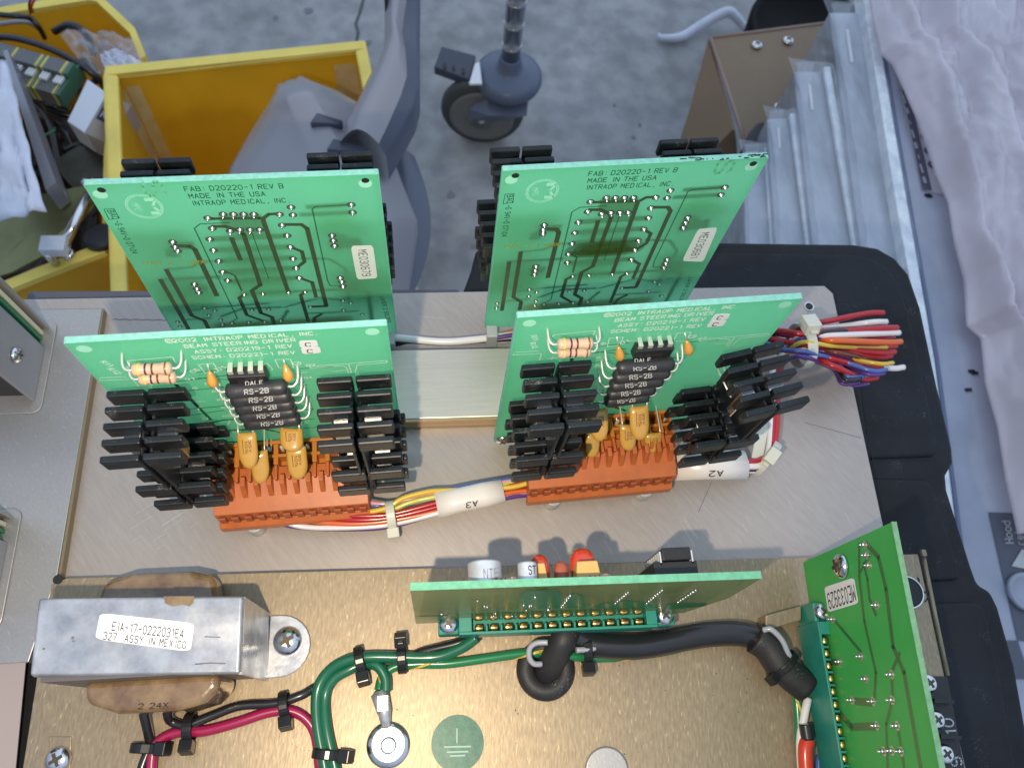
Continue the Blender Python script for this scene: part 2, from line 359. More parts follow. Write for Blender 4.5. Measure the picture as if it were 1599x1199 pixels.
_src = {
'A': '0,0 2,6 4,0|.8,2 3.2,2', 'B': '0,0 0,6 2.8,6 3.8,5.4 3.8,3.8 2.8,3.1 0,3.1|2.8,3.1 4,2.3 4,.8 2.9,0 0,0', 'C': '4,1 3,0 1,0 0,1 0,5 1,6 3,6 4,5',
'D': '0,0 0,6 2.4,6 3.5,5.4 4,4.2 4,1.8 3.5,.6 2.4,0 0,0', 'E': '4,0 0,0 0,6 4,6|0,3.1 3,3.1', 'F': '0,0 0,6 4,6|0,3.1 3,3.1', 'G': '4,5 3,6 1,6 0,5 0,1 1,0 3,0 4,1 4,2.8 2.4,2.8',
'H': '0,0 0,6|4,0 4,6|0,3 4,3', 'I': '2,0 2,6', 'K': '0,0 0,6|4,6 0,2.4|1.3,3.5 4,0', 'L': '0,6 0,0 4,0', 'M': '0,0 0,6 2,2.6 4,6 4,0', 'N': '0,0 0,6 4,0 4,6',
'O': '1.3,0 .3,.8 0,2 0,4 .3,5.2 1.3,6 2.7,6 3.7,5.2 4,4 4,2 3.7,.8 2.7,0 1.3,0', 'P': '0,0 0,6 3,6 4,5.2 4,3.6 3,2.9 0,2.9', 'Q': '1,0 0,1 0,5 1,6 3,6 4,5 4,1 3,0 1,0|2.4,1.6 4,0', 'R': '0,0 0,6 3,6 4,5.2 4,3.7 3,3 0,3|2,3 4,0',
'S': '0,1 1,0 3,0 4,.9 4,2.2 3,3 1,3.2 0,4 0,5.1 1,6 3,6 4,5', 'T': '2,0 2,6|0,6 4,6', 'U': '0,6 0,1 1,0 3,0 4,1 4,6', 'V': '0,6 2,0 4,6', 'X': '0,0 4,6|0,6 4,0', 'Y': '0,6 2,3 4,6|2,3 2,0',
'0': '1.4,0 .4,.8 0,2.2 0,3.8 .4,5.2 1.4,6 2.6,6 3.6,5.2 4,3.8 4,2.2 3.6,.8 2.6,0 1.4,0', '1': '1,5 2.2,6 2.2,0', '2': '0,5 1,6 3,6 4,5 4,3.8 0,0 4,0', '3': '0,5.2 1,6 3,6 4,5.1 4,3.9 3,3.1 1.6,3.1|3,3.1 4,2.2 4,.9 3,0 1,0 0,.8',
'4': '3,0 3,6 0,2 4,2', '5': '4,6 .4,6 .2,3.4 2.8,3.6 4,2.6 4,1 3,0 1,0 0,.8', '6': '3.8,5.3 3,6 1,6 0,5 0,1 1,0 3,0 4,1 4,2.4 3,3.3 1,3.3 0,2.4', '7': '0,6 4,6 1.4,0',
'8': '1,3.1 0,3.9 0,5.2 1,6 3,6 4,5.2 4,3.9 3,3.1 1,3.1 0,2.2 0,.9 1,0 3,0 4,.9 4,2.2 3,3.1', '9': '.2,.7 1,0 3,0 4,1 4,5 3,6 1,6 0,5 0,3.7 1,2.8 3,2.8 4,3.7', '-': '.3,3 3.7,3', ':': '2,1.2 2,1.8|2,4.2 2,4.8', '.': '1.6,0 2,.3', ',': '2.2,.5 1.6,-1',
'\\': '0,6 4,0', '/': '0,0 4,6', '\u00a9': '1.2,-.6 -.6,1.2 -.6,4.8 1.2,6.6 3.6,6.6 5.2,4.8 5.2,1.2 3.6,-.6 1.2,-.6|3.4,2 2.8,1.4 1.8,1.4 1.2,2.2 1.2,3.8 1.8,4.6 2.8,4.6 3.4,4', '~': '-1,3 0,4.2 1,3 2,1.8 3,3 4,4 5,3',
'o': '1,0 0,1 0,3 1,4 3,4 4,3 4,1 3,0 1,0', 'd': '4,6 4,0|4,1 3,0 1,0 0,1 0,3 1,4 3,4 4,3', 'r': '0,0 0,4|0,3 1,4 2.6,4', 'e': '4,.8 3,0 1,0 0,1 0,3 1,4 3,4 4,3 4,2 0,2', 'l': '1.5,6 1.5,0', 'a': '0,3.6 1,4 3,4 4,3 4,0|4,2.2 1,2.2 0,1.4 0,.7 1,0 3,0 4,.8', 's': '0,.6 1,0 3,0 4,1 3,2 1,2 0,3 1,4 3,4 4,3.4'}
SF = {k: _p(v) for k, v in _src.items()}
_G = {}
PEN = [.92]
def glyphs(txt, space=1.0):
    key = (txt, PEN[0])
    if key in _G: return _G[key]
    V = []; F = []; x0 = 0.; w = PEN[0]/2
    for ch in txt:
        for st in SF.get(ch, []):
            for i in range(len(st)-1):
                (a, b), (c, d) = st[i], st[i+1]; l = math.hypot(c-a, d-b) or 1; ex, ey = (c-a)/l, (d-b)/l; k = len(V); e = w*.5
                V += [(x0+a-ex*e-ey*w, b-ey*e+ex*w), (x0+a-ex*e+ey*w, b-ey*e-ex*w), (x0+c+ex*e+ey*w, d+ey*e-ex*w), (x0+c+ex*e-ey*w, d+ey*e+ex*w)]
                F.append([k, k+1, k+2, k+3])
        x0 += {'1': 4.6, 'I': 4.2, '.': 3.6, ':': 4, ' ': 4.2, ',': 3.6, 'l': 3.5}.get(ch, 5.9)
    _G[key] = (V, F, x0-1.9)
    return _G[key]
GOFF = [-.012]

def tag(o, label, cat, group=None, kind=None):
    o['label'] = label; o['category'] = cat
    if group: o['group'] = group
    if kind: o['kind'] = kind
    return o
def thing(name, loc, label, cat, group=None, kind=None):
    o = bpy.data.objects.new(name, None); COL.objects.link(o); o.location = loc; o.empty_display_size = .01
    return tag(o, label, cat, group, kind)
def spline(pts, n=8):
    pts = [Vector(p) for p in pts]; out = []
    P = [pts[0]*2-pts[1]]+pts+[pts[-1]*2-pts[-2]]
    for i in range(1, len(P)-2):
        a, b, c, d = P[i-1:i+3]
        for k in range(n):
            t = k/n
            out.append(.5*((2*b)+(c-a)*t+(2*a-5*b+4*c-d)*t*t+(3*b-a-3*c+d)*t**3))
    out.append(pts[-1]); return out
def pz(lst): return [at(*p) for p in lst]
X = Vector((1, 0, 0)); Y = Vector((0, 1, 0)); Z = Vector((0, 0, 1))
def rot2(v, a): return Vector((v.x*math.cos(a)-v.y*math.sin(a), v.x*math.sin(a)+v.y*math.cos(a), v.z))
def rrect(cx, cy, hw, hh, r, n=4):
    out = []
    for sx_, sy_, a0 in ((1, 1, 0), (-1, 1, 90), (-1, -1, 180), (1, -1, 270)):
        for k in range(n+1):
            a = R_(a0+90*k/n); out.append((cx+sx_*(hw-r)+r*math.cos(a), cy+sy_*(hh-r)+r*math.sin(a)))
    return out
def screw(parent, c, r, n=Z, name='screw', ang=.5, body='steel'):
    n = Vector(n).normalized(); h = X if abs(n.x) < .9 else Y
    a = n.cross(h).normalized(); b = n.cross(a); c = Vector(c)
    mb = MB()
    mb.lathe(c, n, [(r, 0), (r, r*.12), (r*.93, r*.32), (r*.72, r*.5), (r*.42, r*.6), (r*.02, r*.63)], 22)
    o = mb.build(name, body, parent)
    u = a*math.cos(ang)+b*math.sin(ang); v = b*math.cos(ang)-a*math.sin(ang)
    mb = MB(); mb.obox(c+n*r*.53, u, v, n, r*1.05, r*.26, r*.26); mb.obox(c+n*r*.535, v, u, n, r*1.05, r*.26, r*.26)
    mb.lathe(c+n*r*.5, n, [(r*.24, 0), (r*.24, r*.17)], 10)
    mb.build('cross_recess', 'recess', o)
    return o

# ================================================================== SETTING
FZ = -.62
mb = MB(); mb.add([(-9, -7, FZ), (9, -7, FZ), (9, 12, FZ), (-9, 12, FZ)], [(0, 1, 2, 3)])
floor = mb.build('floor', 'concrete'); floor['kind'] = 'structure'
# crack + stains of the concrete as a second look in the floor's own material
fm = MATS['concrete']; t = fm.node_tree; p = t.nodes['Principled BSDF']
src = p.inputs['Base Color'].links[0].from_socket
n = t.nodes.new('ShaderNodeTexNoise'); n.inputs['Scale'].default_value = 26; n.inputs['Detail'].default_value = 6
r = t.nodes.new('ShaderNodeValToRGB'); r.color_ramp.elements[0].position = .36; r.color_ramp.elements[1].position = .62
r.color_ramp.elements[0].color = (.80, .80, .81, 1); r.color_ramp.elements[1].color = (1.12, 1.12, 1.12, 1)
c = t.nodes.new('ShaderNodeTexCoord'); t.links.new(c.outputs['Object'], n.inputs['Vector']); t.links.new(n.outputs['Fac'], r.inputs[0])
mu = t.nodes.new('ShaderNodeMix'); mu.data_type = 'RGBA'; mu.blend_type = 'MULTIPLY'; mu.inputs[0].default_value = 1
t.links.new(src, mu.inputs[6]); t.links.new(r.outputs[0], mu.inputs[7]); t.links.new(mu.outputs[2], p.inputs['Base Color'])
mb = MB()
cp = [(571, -20), (568, 0), (562, 22), (556, 38), (560, 52), (556, 70), (561, 84), (558, 110)]
w3 = [at(a, b, FZ+.001) for a, b in cp]
for i in range(len(w3)-1):
    d = (w3[i+1]-w3[i]).normalized().cross(Z)*.0022
    mb.add([w3[i]-d, w3[i]+d, w3[i+1]+d, w3[i+1]-d], [(0, 1, 2, 3)])
o = mb.build('floor_crack', mat('crack', (.10, .10, .11), .9)); o['kind'] = 'structure'
mb = MB()
for (px, py, rr) in ((430, 28, .006), (482, 17, .008), (740, 385, .005), (704, 305, .007), (575, 68, .006), (1000, 195, .004), (990, 215, .004), (960, 165, .003)):
    q = at(px, py, FZ+.001); mb.add([q+Vector((math.cos(a)*rr*random.uniform(.6, 1.2), math.sin(a)*rr*random.uniform(.6, 1.3), 0)) for a in [k*.785 for k in range(8)]], [list(range(8))])
o = mb.build('floor_stains', mat('stain', (.20, .20, .22), .9)); o['kind'] = 'structure'

# ================================================================== BACKGROUND
# ---- open yellow bin (empty apart from the grey shell standing in it)
def bin_frame(TL, TR, depth, height, wall, name, label, rimw=.008):
    u = (TR-TL); w = u.length; u.normalize(); v = Z.cross(u)*-1   # v points to the viewer
    t = thing(name, TL+u*w/2+v*depth/2-Z*height, label, 'bin')
    def P(a, b, c): return TL+u*a+v*b+Z*c
    def slab(mb, a0, a1, b0, b1, c0, c1):
        mb.hexa([P(a0, b0, c0), P(a1, b0, c0), P(a1, b1, c0), P(a0, b1, c0), P(a0, b0, c1), P(a1, b0, c1), P(a1, b1, c1), P(a0, b1, c1)])
    mb = MB()
    slab(mb, 0, w, 0, wall, -height, -.0); slab(mb, 0, w, depth-wall, depth, -height, 0)
    slab(mb, 0, wall, wall, depth-wall, -height, 0); slab(mb, w-wall, w, wall, depth-wall, -height, 0)
    slab(mb, wall, w-wall, wall, depth-wall, -height, -height+wall)
    mb.build('shell', 'yellow', t, bevel=.0015)
    mb = MB(); q = rimw
    slab(mb, -q, w+q, -q, wall+.001, .0005, .007); slab(mb, -q, w+q, depth-wall-.001, depth+q, .0005, .007)
    slab(mb, -q, wall+.001, wall+.001, depth-wall-.001, .0005, .007); slab(mb, w-wall-.001, w+q, wall+.001, depth-wall-.001, .0005, .007)
    mb.build('rim', 'yellowrim', t, bevel=.0025)
    return t, P, w, u, v
BZ = -.32
TL = at(180, 119, BZ); TR = at(562, 80, BZ)
yb, P, w_, u_, v_ = bin_frame(TL, TR, .36, .22, .004, 'yellow_bin', 'open yellow plastic bin behind the left rear circuit board with the grey shell in it')
mb = MB(); mb.add([P(.0048, .005, -.012), P(.0048, .035, -.012), P(.0048, .035, -.19), P(.0048, .005, -.19)], [(0, 1, 2, 3)]); mb.build('worn_tape', 'worn', yb)
mb = MB(); mb.add([P(.006, .0048, -.012), P(.02, .0048, -.012), P(.018, .0048, -.19), P(.006, .0048, -.19)], [(0, 1, 2, 3)]); mb.build('worn_tape', 'worn', yb)
mb = MB(); mb.add([P(w_-.0048, .006, -.012), P(w_-.0048, .05, -.012), P(w_-.0048, .05, -.19), P(w_-.0048, .006, -.19)], [(0, 1, 2, 3)]); mb.build('worn_tape', 'worn', yb)
mb = MB(); mb.add([P(w_-.030, .0048, -.012), P(w_-.006, .0048, -.012), P(w_-.006, .0048, -.19), P(w_-.030, .0048, -.19)], [(0, 1, 2, 3)]); mb.build('worn_tape', 'worn', yb)

# ---- second yellow bin, turned, full of scrap
TL2 = at(12, 22, -.34); TR2 = at(150, 2, -.34)
# outline of the turned bin as a polygon rim
t2 = thing('scrap_bin', at(110, 250, -.52), 'yellow plastic bin heaped with cables, terminal blocks and scrap', 'bin')
outer = [(-150, 60), (20, 22), (146, 2), (158, 4), (212, 55), (229, 98), (180, 128), (171, 250), (168, 396), (60, 438), (-40, 480), (-260, 300)]
top = [at(a, b, -.34) for a, b in outer]
cen = sum(top, Vector())/len(top)
mb = MB()
inn = [cen+(q-cen)*.955 for q in top]; n_ = len(top)
lowo = [q-Z*.2+(cen-q)*.06 for q in top]; lowi = [cen+(q-cen)*.97+Z*.004 for q in lowo]
mb.add(top+lowo, [(i, (i+1) % n_, n_+(i+1) % n_, n_+i) for i in range(n_)])
mb.add(inn+lowi, [(i, n_+i, n_+(i+1) % n_, (i+1) % n_) for i in range(n_)])
mb.add(lowi, [list(range(n_))]); mb.add(lowo, [list(range(n_))[::-1]])
mb.add(top+inn, [(i, n_+i, n_+(i+1) % n_, (i+1) % n_) for i in range(n_)])
mb.build('shell', 'yellow', t2)
mb = MB()
o1 = [cen+(q-cen)*1.02+Z*.001 for q in top]; o2 = [q+Z*.007 for q in o1]; i1 = [q+Z*.001 for q in inn]; i2 = [q+Z*.007 for q in inn]
for a, b in ((o1, o2), (o2, i2), (i2, i1), (i1, o1)):
    mb.add(a+b, [(i, (i+1) % n_, n_+(i+1) % n_, n_+i) for i in range(n_)])
mb.build('rim', 'yellowrim', t2, bevel=.0015)
# scrap pile base
def hump(name, px, z, amp, m_, label, cat, group=None, seed=1, n=26, kind=None, sol=.0015, flat=1.):
    """wrinkled sheet spanned over four picture points at given heights"""
    from mathutils import noise
    A, B, C_, D_ = [at(*q) for q in px]
    def fn(u, v):
        q = A.lerp(B, u).lerp(D_.lerp(C_, u), v)
        s = noise.fractal(Vector((u*5*flat, v*5, seed*3.1)), .8, 2.1, 4)
        s += .8*abs(noise.noise(Vector((u*7+v*3, v*2.5, seed*1.7))))
        e_ = min(u, 1-u, v, 1-v)*6; e_ = min(1, e_)
        return q+Z*amp*s*(.35+.65*e_)+X*amp*.25*noise.noise(Vector((u*6, v*6, seed+9)))
    mb = MB(); mb.grid(fn, n, n)
    o = mb.build(name, m_, None, solid=sol)
    return tag(o, label, cat, group, kind)
hump('scrap_heap', [(-160, 120, -.46), (200, 60, -.46), (150, 400, -.46), (-60, 470, -.46)], 0, .03, 'junk',
     'dark tangle of scrap filling the yellow bin at the left', 'scrap', kind='stuff', seed=3)
# cables in the bin
cabs = [([(-40, 60, -.32), (20, 60, -.31), (80, 78, -.31), (130, 105, -.32), (165, 135, -.34), (200, 175, -.38)], .0035, 'black'),
        ([(-30, 22, -.31), (25, 26, -.31), (48, 30, -.32), (62, 45, -.33), (70, 60, -.35)], .0028, 'black'),
        ([(85, 50, -.33), (110, 40, -.32), (135, 55, -.33), (146, 85, -.36)], .004, 'black'),
        ([(60, 45, -.35), (40, 35, -.33), (0, 38, -.33), (-40, 45, -.33)], .0025, 'grey'),
        ([(45, 150, -.36), (90, 175, -.36), (130, 190, -.37), (170, 230, -.38)], .004, 'black'),
        ([(50, 175, -.37), (95, 200, -.36), (120, 240, -.37), (150, 290, -.37)], .0045, 'black'),
        ([(35, 140, -.35), (75, 185, -.35), (90, 240, -.36), (100, 290, -.37)], .004, 'black'),
        ([(60, 215, -.36), (85, 205, -.35), (80, 190, -.36), (60, 160, -.36)], .0015, 'green2'),
        ([(52, 20, -.30), (50, 10, -.28), (58, -5, -.27), (70, -20, -.27)], .0012, 'scarlet'),
        ([(48, 22, -.30), (46, 8, -.28), (52, -8, -.27)], .0012, 'brown'),
        ([(100, 235, -.36), (130, 225, -.35), (160, 235, -.36), (190, 260, -.37)], .0025, 'black'),
        ([(120, 110, -.34), (140, 100, -.34), (150, 125, -.35), (130, 140, -.36)], .0035, 'black')]
cabl = ['thick black cable looping across the top of the scrap bin', 'black cable curling down at the far left of the scrap bin', 'black cable arched against the far yellow wall',
        'thin grey cable at the upper left of the scrap bin', 'black cable under the terminal strip', 'black cable lying beside the white carton', 'black cable beside the white crumpled sheet', 'thin green wire curl in the scrap bin',
        'thin scarlet wire rising above the scrap bin', 'thin brown wire rising beside the scarlet one', 'black cable below the carton', 'short black cable curl beside the clear bag']
for (pp, r_, c_), l_ in zip(cabs, cabl):
    mb = MB(); mb.tube(spline(pz(pp), 8), r_, 8); tag(mb.build('cable', wire(c_)), l_, 'cable', 'loose cables in the scrap bin')
random.seed(31)
mb = MB()
for k in range(34):
    x, y = random.uniform(-10, 150), random.uniform(130, 340); x = min(x, 160); a = random.uniform(0, 6.28); l = random.uniform(15, 45)
    pp = [(x+math.cos(a+q*.5)*l*q*.45, y+math.sin(a+q*.6)*l*q*.45, -.385+.03*random.random()) for q in range(4)]
    pp = [(min(px_, 168), py_, pz_) for px_, py_, pz_ in pp]
    mb.tube(spline(pz(pp), 5), random.choice([.0015, .0025, .0035]), 6)
tag(mb.build('cable_tangle', 'junk'), 'mass of thin black leads tangled at the bottom of the scrap bin', 'cables', kind='stuff')
# DIN terminal strip
ts = thing('terminal_strip', at(60, 105, -.34), 'strip of grey terminal blocks with white and yellow green markers in the scrap bin', 'terminal strip')
A = at(-20, 82, -.325); B = at(124, 122, -.325); du = (B-A).normalized(); L = (B-A).length; dv = Z.cross(du)*-1
mb = MB(); mb.obox(A+du*L/2+dv*.012-Z*.012, du, dv, Z, L, .042, .006); mb.build('rail', 'steel', ts)
nb = 34
for k in range(nb):
    c_ = A+du*(L*(k+.5)/nb)
    m_ = 'tyellow' if k in (13, 22, 24, 31) else 'grey'
    if k >= 33: m_ = 'tgreen'
    mb = MB(); mb.obox(c_+dv*.012, du, dv, Z, L/nb*.72, .044, .018); mb.obox(c_+dv*.004+Z*.012, du, dv, Z, L/nb*.9, .016, .008)
    o = mb.build('terminal', m_, ts, bevel=.0006)
    if k % 5 < 3:
        mb = MB(); mb.obox(c_+dv*.018+Z*.0112, du, dv, Z, L/nb*.62, .009, .003); mb.build('marker', 'white', o)
# white carton with a dark printed mark
cb = thing('small_carton', at(150, 190, -.36), 'white and grey cardboard carton with a dark printed mark in the scrap bin', 'carton')
a0, a1, a2, a3 = at(137, 124, -.315), at(168, 146, -.315), at(132, 208, -.315), at(105, 190, -.315)
e1 = at(205, 165, -.335)-a1
mb = MB(); mb.prism([a0, a1, a2, a3], (0, 0, -.03)); mb.build('flap_end', 'carton', cb, bevel=.001)
mb = MB(); mb.prism([a1+Vector((.001, 0, -.001)), a1+e1, a2+e1, a2+Vector((.001, 0, -.001))], (0, 0, -.03)); sd = mb.build('side', 'cartonside', cb)
mb = MB(); q0 = a1.lerp(a2, .33)+e1*.12+Z*.0005; q1 = a1.lerp(a2, .62)+e1*.12+Z*.0005
mb.add([q0, q0+e1*.55, q1+e1*.55, q1], [(0, 1, 2, 3)]); mk = mb.build('printed_mark', mat('navy', (.02, .03, .09), .6), sd)
mb = MB(); mb.text('KL', q1.lerp(q0, .25)+e1*.12+Z*.0006, q1.lerp(q0, .25)+e1*.48+Z*.0006, (q0-q1)*.5); mb.build('lettering', 'white', mk)
# olive metal chassis scrap + L-rail
sc = thing('bent_metal_sheet', at(70, 360, -.33), 'bent olive metal panel with a grey rail leaning over the scrap bin', 'metal scrap')
mb = MB(); mb.prism([at(-60, 330, -.33), at(135, 290, -.32), at(150, 318, -.32), at(95, 385, -.33), at(20, 425, -.33), at(-60, 450, -.33)], (0, 0, -.002)); mb.build('sheet', 'olive', sc)
mb = MB(); a = at(143, 300, -.312); b = at(98, 385, -.312); mb.tube([a, b], .006, 4); mb.build('rail', 'steel', sc)
mb = MB(); q = at(86, 385, -.31); mb.obox(q, X, Y, Z, .022, .016, .012); mb.build('block', 'carton', sc, bevel=.001)
mb = MB(); q = at(80, 403, -.32); mb.lathe(q-Z*.01, (0, 0, 1), [(.004, 0), (.004, .016), (.002, .017)], 10); q = at(108, 398, -.33); mb.lathe(q-Z*.01, (0, 0, 1), [(.006, 0), (.006, .012), (.004, .014)], 10); mb.build('stud', 'steel', sc)
mb = MB(); mb.lathe(at(160, 375, -.335), (0, .2, 1), [(.016, 0), (.016, .006), (.012, .008)], 18); mb.build('knob', 'junk', sc)
sc2 = thing('dark_chassis', at(140, 270, -.36), 'dark open metal chassis lying under the carton in the scrap bin', 'metal scrap')
mb = MB(); mb.prism([at(80, 255, -.35), at(135, 218, -.35), at(190, 255, -.35), at(205, 290, -.35), at(120, 300, -.35)], (0, 0, -.02)); mb.build('body', mat('dark_olive', (.045, .045, .03), .4, .4, var=.4, vscale=40), sc2, bevel=.001)
# grey metal rail edge beside the crumpled sheet
mb = MB(); mb.prism([at(5, 80, -.29), at(12, 78, -.29), at(88, 285, -.29), at(72, 298, -.29)], (0, 0, -.03))
tag(mb.build('metal_rail', mat('rail_grey', (.30, .31, .36), .4, .5)), 'grey sloping metal rail beside the white crumpled sheet', 'metal rail')
hump('plastic_sheet', [(-80, 90, -.26), (12, 100, -.26), (72, 330, -.26), (-60, 360, -.26)], 0, .012, 'whitebag', 'crumpled white plastic sheet at the left edge above the scrap bin', 'plastic sheet', seed=5)
hump('plastic_bag', [(90, 45, -.325), (205, 62, -.325), (228, 105, -.325), (140, 120, -.33)], 0, .014, 'film', 'clear crumpled bag against the far wall of the scrap bin', 'plastic bag', 'clear plastic bags', seed=8)
hump('plastic_bag', [(155, 88, -.32), (185, 78, -.32), (226, 103, -.325), (175, 128, -.33)], 0, .006, 'whitebag', 'small white crumpled bag at the corner of the scrap bin', 'plastic bag', seed=11)
hump('plastic_bag', [(128, 285, -.30), (172, 280, -.30), (178, 325, -.31), (140, 300, -.31)], 0, .006, 'whitebag', 'small white film scrap peeking out at the upper left corner of the left rear board', 'plastic bag', seed=14)

# ---- grey moulded shell and arm
gs = thing('equipment_stand', at(560, 300, -.34), 'grey moulded plastic stand with a bent arm rising from the yellow bin', 'stand')
secs = [((430, 150), (441, 131), (463, 124), (480, 129)), ((408, 180), (450, 160), (488, 149), (530, 143)), ((388, 212), (466, 196), (506, 181), (562, 163)), ((360, 262), (484, 240), (530, 226), (598, 205)),
        ((345, 320), (498, 300), (550, 284), (636, 305)), ((335, 390), (512, 365), (566, 350), (652, 345)), ((340, 470), (530, 445), (584, 432), (636, 450)), ((340, 560), (560, 525), (610, 515), (636, 560))]
HZ = (-.27, -.214, -.212, -.262)
HU = (0, .42, .58, 1)
def hullpt(u, v):
    s = v*(len(secs)-1); i = min(int(s), len(secs)-2); f_ = s-i
    P4 = []
    for k in range(4):
        a, b = secs[i][k], secs[i+1][k]; P4.append(at(a[0]+(b[0]-a[0])*f_, a[1]+(b[1]-a[1])*f_, HZ[k]-.035*max(0, 1-v*7)**2))
    for k in range(3):
        if u <= HU[k+1] or k == 2:
            t_ = (u-HU[k])/(HU[k+1]-HU[k]); q = P4[k].lerp(P4[k+1], t_); q.z += (.006 if k != 1 else .0015)*math.sin(t_*math.pi); return q
mb = MB(); mb.grid(hullpt, 50, 42)
mb.grid(lambda u, v: hullpt(0, v)-Z*.12*u, 3, 42); mb.grid(lambda u, v: hullpt(1, v)-Z*.12*u, 3, 42); mb.grid(lambda u, v: hullpt(u, 0)-Z*.12*v, 50, 3)
mb.build('shell', 'hull', gs)
for (a, b, c_, d_) in (((484, 192), (495, 176), (536, 188), (530, 196)), ((510, 234), (521, 216), (575, 232), (566, 240))):
    mb = MB(); mb.prism([at(*a, -.205), at(*b, -.202), at(*c_, -.207), at(*d_, -.211)], (0, 0, -.010)); mb.build('slot', 'hulldark', gs, bevel=.001)
ctr = [((600, -30), (640, -30), (656, -30)), ((601, 20), (632, 20), (655, 20)), ((601, 55), (628, 50), (655, 60)), ((600, 75), (634, 82), (655, 100)), ((580, 115), (636, 118), (655, 140)), ((560, 155), (626, 150), (648, 168)),
       ((540, 195), (608, 190), (628, 205)), ((532, 222), (592, 225), (604, 245))]
def armpt(u, v):
    s = v*(len(ctr)-1); i = min(int(s), len(ctr)-2); f_ = s-i
    g = [tuple(ctr[i][k][j]*(1-f_)+ctr[i+1][k][j]*f_ for j in (0, 1)) for k in range(3)]
    A_, B_, C_ = at(*g[0], -.20), at(*g[1], -.19), at(*g[2], -.205)
    if u <= .66: k = u/.66; q = A_.lerp(B_, k); q.z += .016*math.sin(k*math.pi)
    else: k = (u-.66)/.34; q = B_.lerp(C_, k)
    return q
mb = MB(); mb.grid(lambda u, v: armpt(u*.66, v), 14, 40)
mb.grid(lambda u, v: armpt(0, v)-Z*.03*u, 2, 40); mb.build('arm', 'hull', gs)
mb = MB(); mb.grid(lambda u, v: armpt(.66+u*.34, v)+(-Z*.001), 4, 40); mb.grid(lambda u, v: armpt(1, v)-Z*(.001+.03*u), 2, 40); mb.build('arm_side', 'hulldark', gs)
mb = MB(); mb.prism([at(598, -30, -.205), at(617, -30, -.205), at(608, 8, -.205), at(603, 32, -.205)], (0, 0, .022)); mb.build('arm_recess', 'hulldark', gs)
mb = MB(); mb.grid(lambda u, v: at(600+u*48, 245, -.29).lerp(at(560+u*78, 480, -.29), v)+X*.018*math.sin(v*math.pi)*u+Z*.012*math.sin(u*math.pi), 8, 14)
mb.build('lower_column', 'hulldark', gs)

# ---- caster
ct = thing('caster', at(752, 200, FZ), 'swivel caster with slate grey cap and chrome post on the concrete floor', 'caster')
cc = at(795, 118, -.50)
mb = MB(); mb.lathe(cc-Z*.015, Z, [(.038, 0), (.045, .004), (.047, .010), (.046, .017), (.038, .0235), (.022, .0265), (.0165, .030), (.0155, .046), (.014, .048)], 32); mb.build('cap', 'castergrey', ct)
mb = MB(); mb.lathe(cc+Z*.030, Z, [(.0125, 0), (.0125, .5)], 20)
for k in range(9): mb.lathe(cc+Z*(.05+k*.035), Z, [(.0133, 0), (.0133, .004)], 20)
mb.build('post', 'chrome', ct)
wc = at(754, 172, FZ+.060); wa = Vector((-.12, -1, .0)).normalized()
mb = MB(); mb.lathe(wc-wa*.014, wa, [(.046, 0), (.056, .003), (.060, .010), (.060, .018), (.056, .025), (.046, .028)], 36); mb.build('tyre', 'tyre', ct)
mb = MB(); mb.lathe(wc+wa*.0135, wa, [(.047, 0), (.047, .0015), (.042, .002), (.036, -.0005+.001), (.012, .0015), (.012, .005), (.001, .006)], 30); rm = mb.build('rim', 'wheelrim', ct)
mb = MB(); mb.lathe(wc+wa*.019, wa, [(.006, 0), (.006, .003), (.003, .005)], 6); mb.build('axle_nut', 'steel', rm)
mb = MB(); mb.hexa([cc+Vector((-.03, -.045, -.03)), cc+Vector((.025, -.045, -.03)), wc+Vector((.02, -.022, 0)), wc+Vector((-.02, -.022, 0)),
                    cc+Vector((-.03, .0, -.012)), cc+Vector((.03, .0, -.012)), wc+Vector((.02, -.018, .02)), wc+Vector((-.02, -.018, .02))]); mb.build('fork', 'castergrey', ct)
bp = [at(690, 85, -.515), at(743, 99, -.515), at(733, 137, -.515), at(678, 117, -.515)]
mb = MB(); mb.prism(bp, (0, 0, .014)); bo = mb.build('brake_pedal', mat('pedal_slate', (.045, .055, .085), .4), ct, bevel=.002)
mb = MB()
for (px, py, w) in ((695, 104, .004), (709, 107, .003), (724, 112, .004)):
    q = at(px, py, -.5); mb.obox(q-Z*.0008, X, Y, Z, w, w*2.4, .003)
mb.build('pedal_grips', 'junk', bo)
mb = MB(); mb.prism([at(742, 103, -.488), at(749, 100, -.488), at(753, 134, -.488), at(733, 134, -.488)], (0, 0, .003)); mb.build('white_glint', 'paper', ct)  # white wedge painted in as a glint on the caster

# ---- brown bracket
br = thing('metal_bracket', at(1180, 150, -.42), 'folded bronze painted metal bracket with three screws behind the right rear board', 'bracket')
BZ2 = -.40
a = at(1110, 60, BZ2); b = at(1300, 36, BZ2); c_ = at(1262, 250, BZ2); d_ = at(1155, 195, BZ2)
mb = MB(); mb.prism([a, b, c_, at(1165, 235, BZ2), d_], (0, 0, -.003)); mb.build('top_face', 'bracket', br)
e_ = at(1110, 60, BZ2)+Vector((0.001, 0, -.004)); f_ = at(1150, 200, BZ2)+Vector((0, 0, -.004))
mb = MB(); mb.hexa([e_, f_, at(1158, 300, BZ2-.08), at(1045, 300, BZ2-.08), e_-X*.003, f_-X*.003, at(1155, 303, BZ2-.08), at(1042, 303, BZ2-.08)])
mb.add([e_, f_, at(1150, 260, BZ2-.10), at(1050, 262, BZ2-.10)], [(0, 1, 2, 3)]); mb.build('side_face', mat('bronze_side', (.21, .135, .075), .42), br)
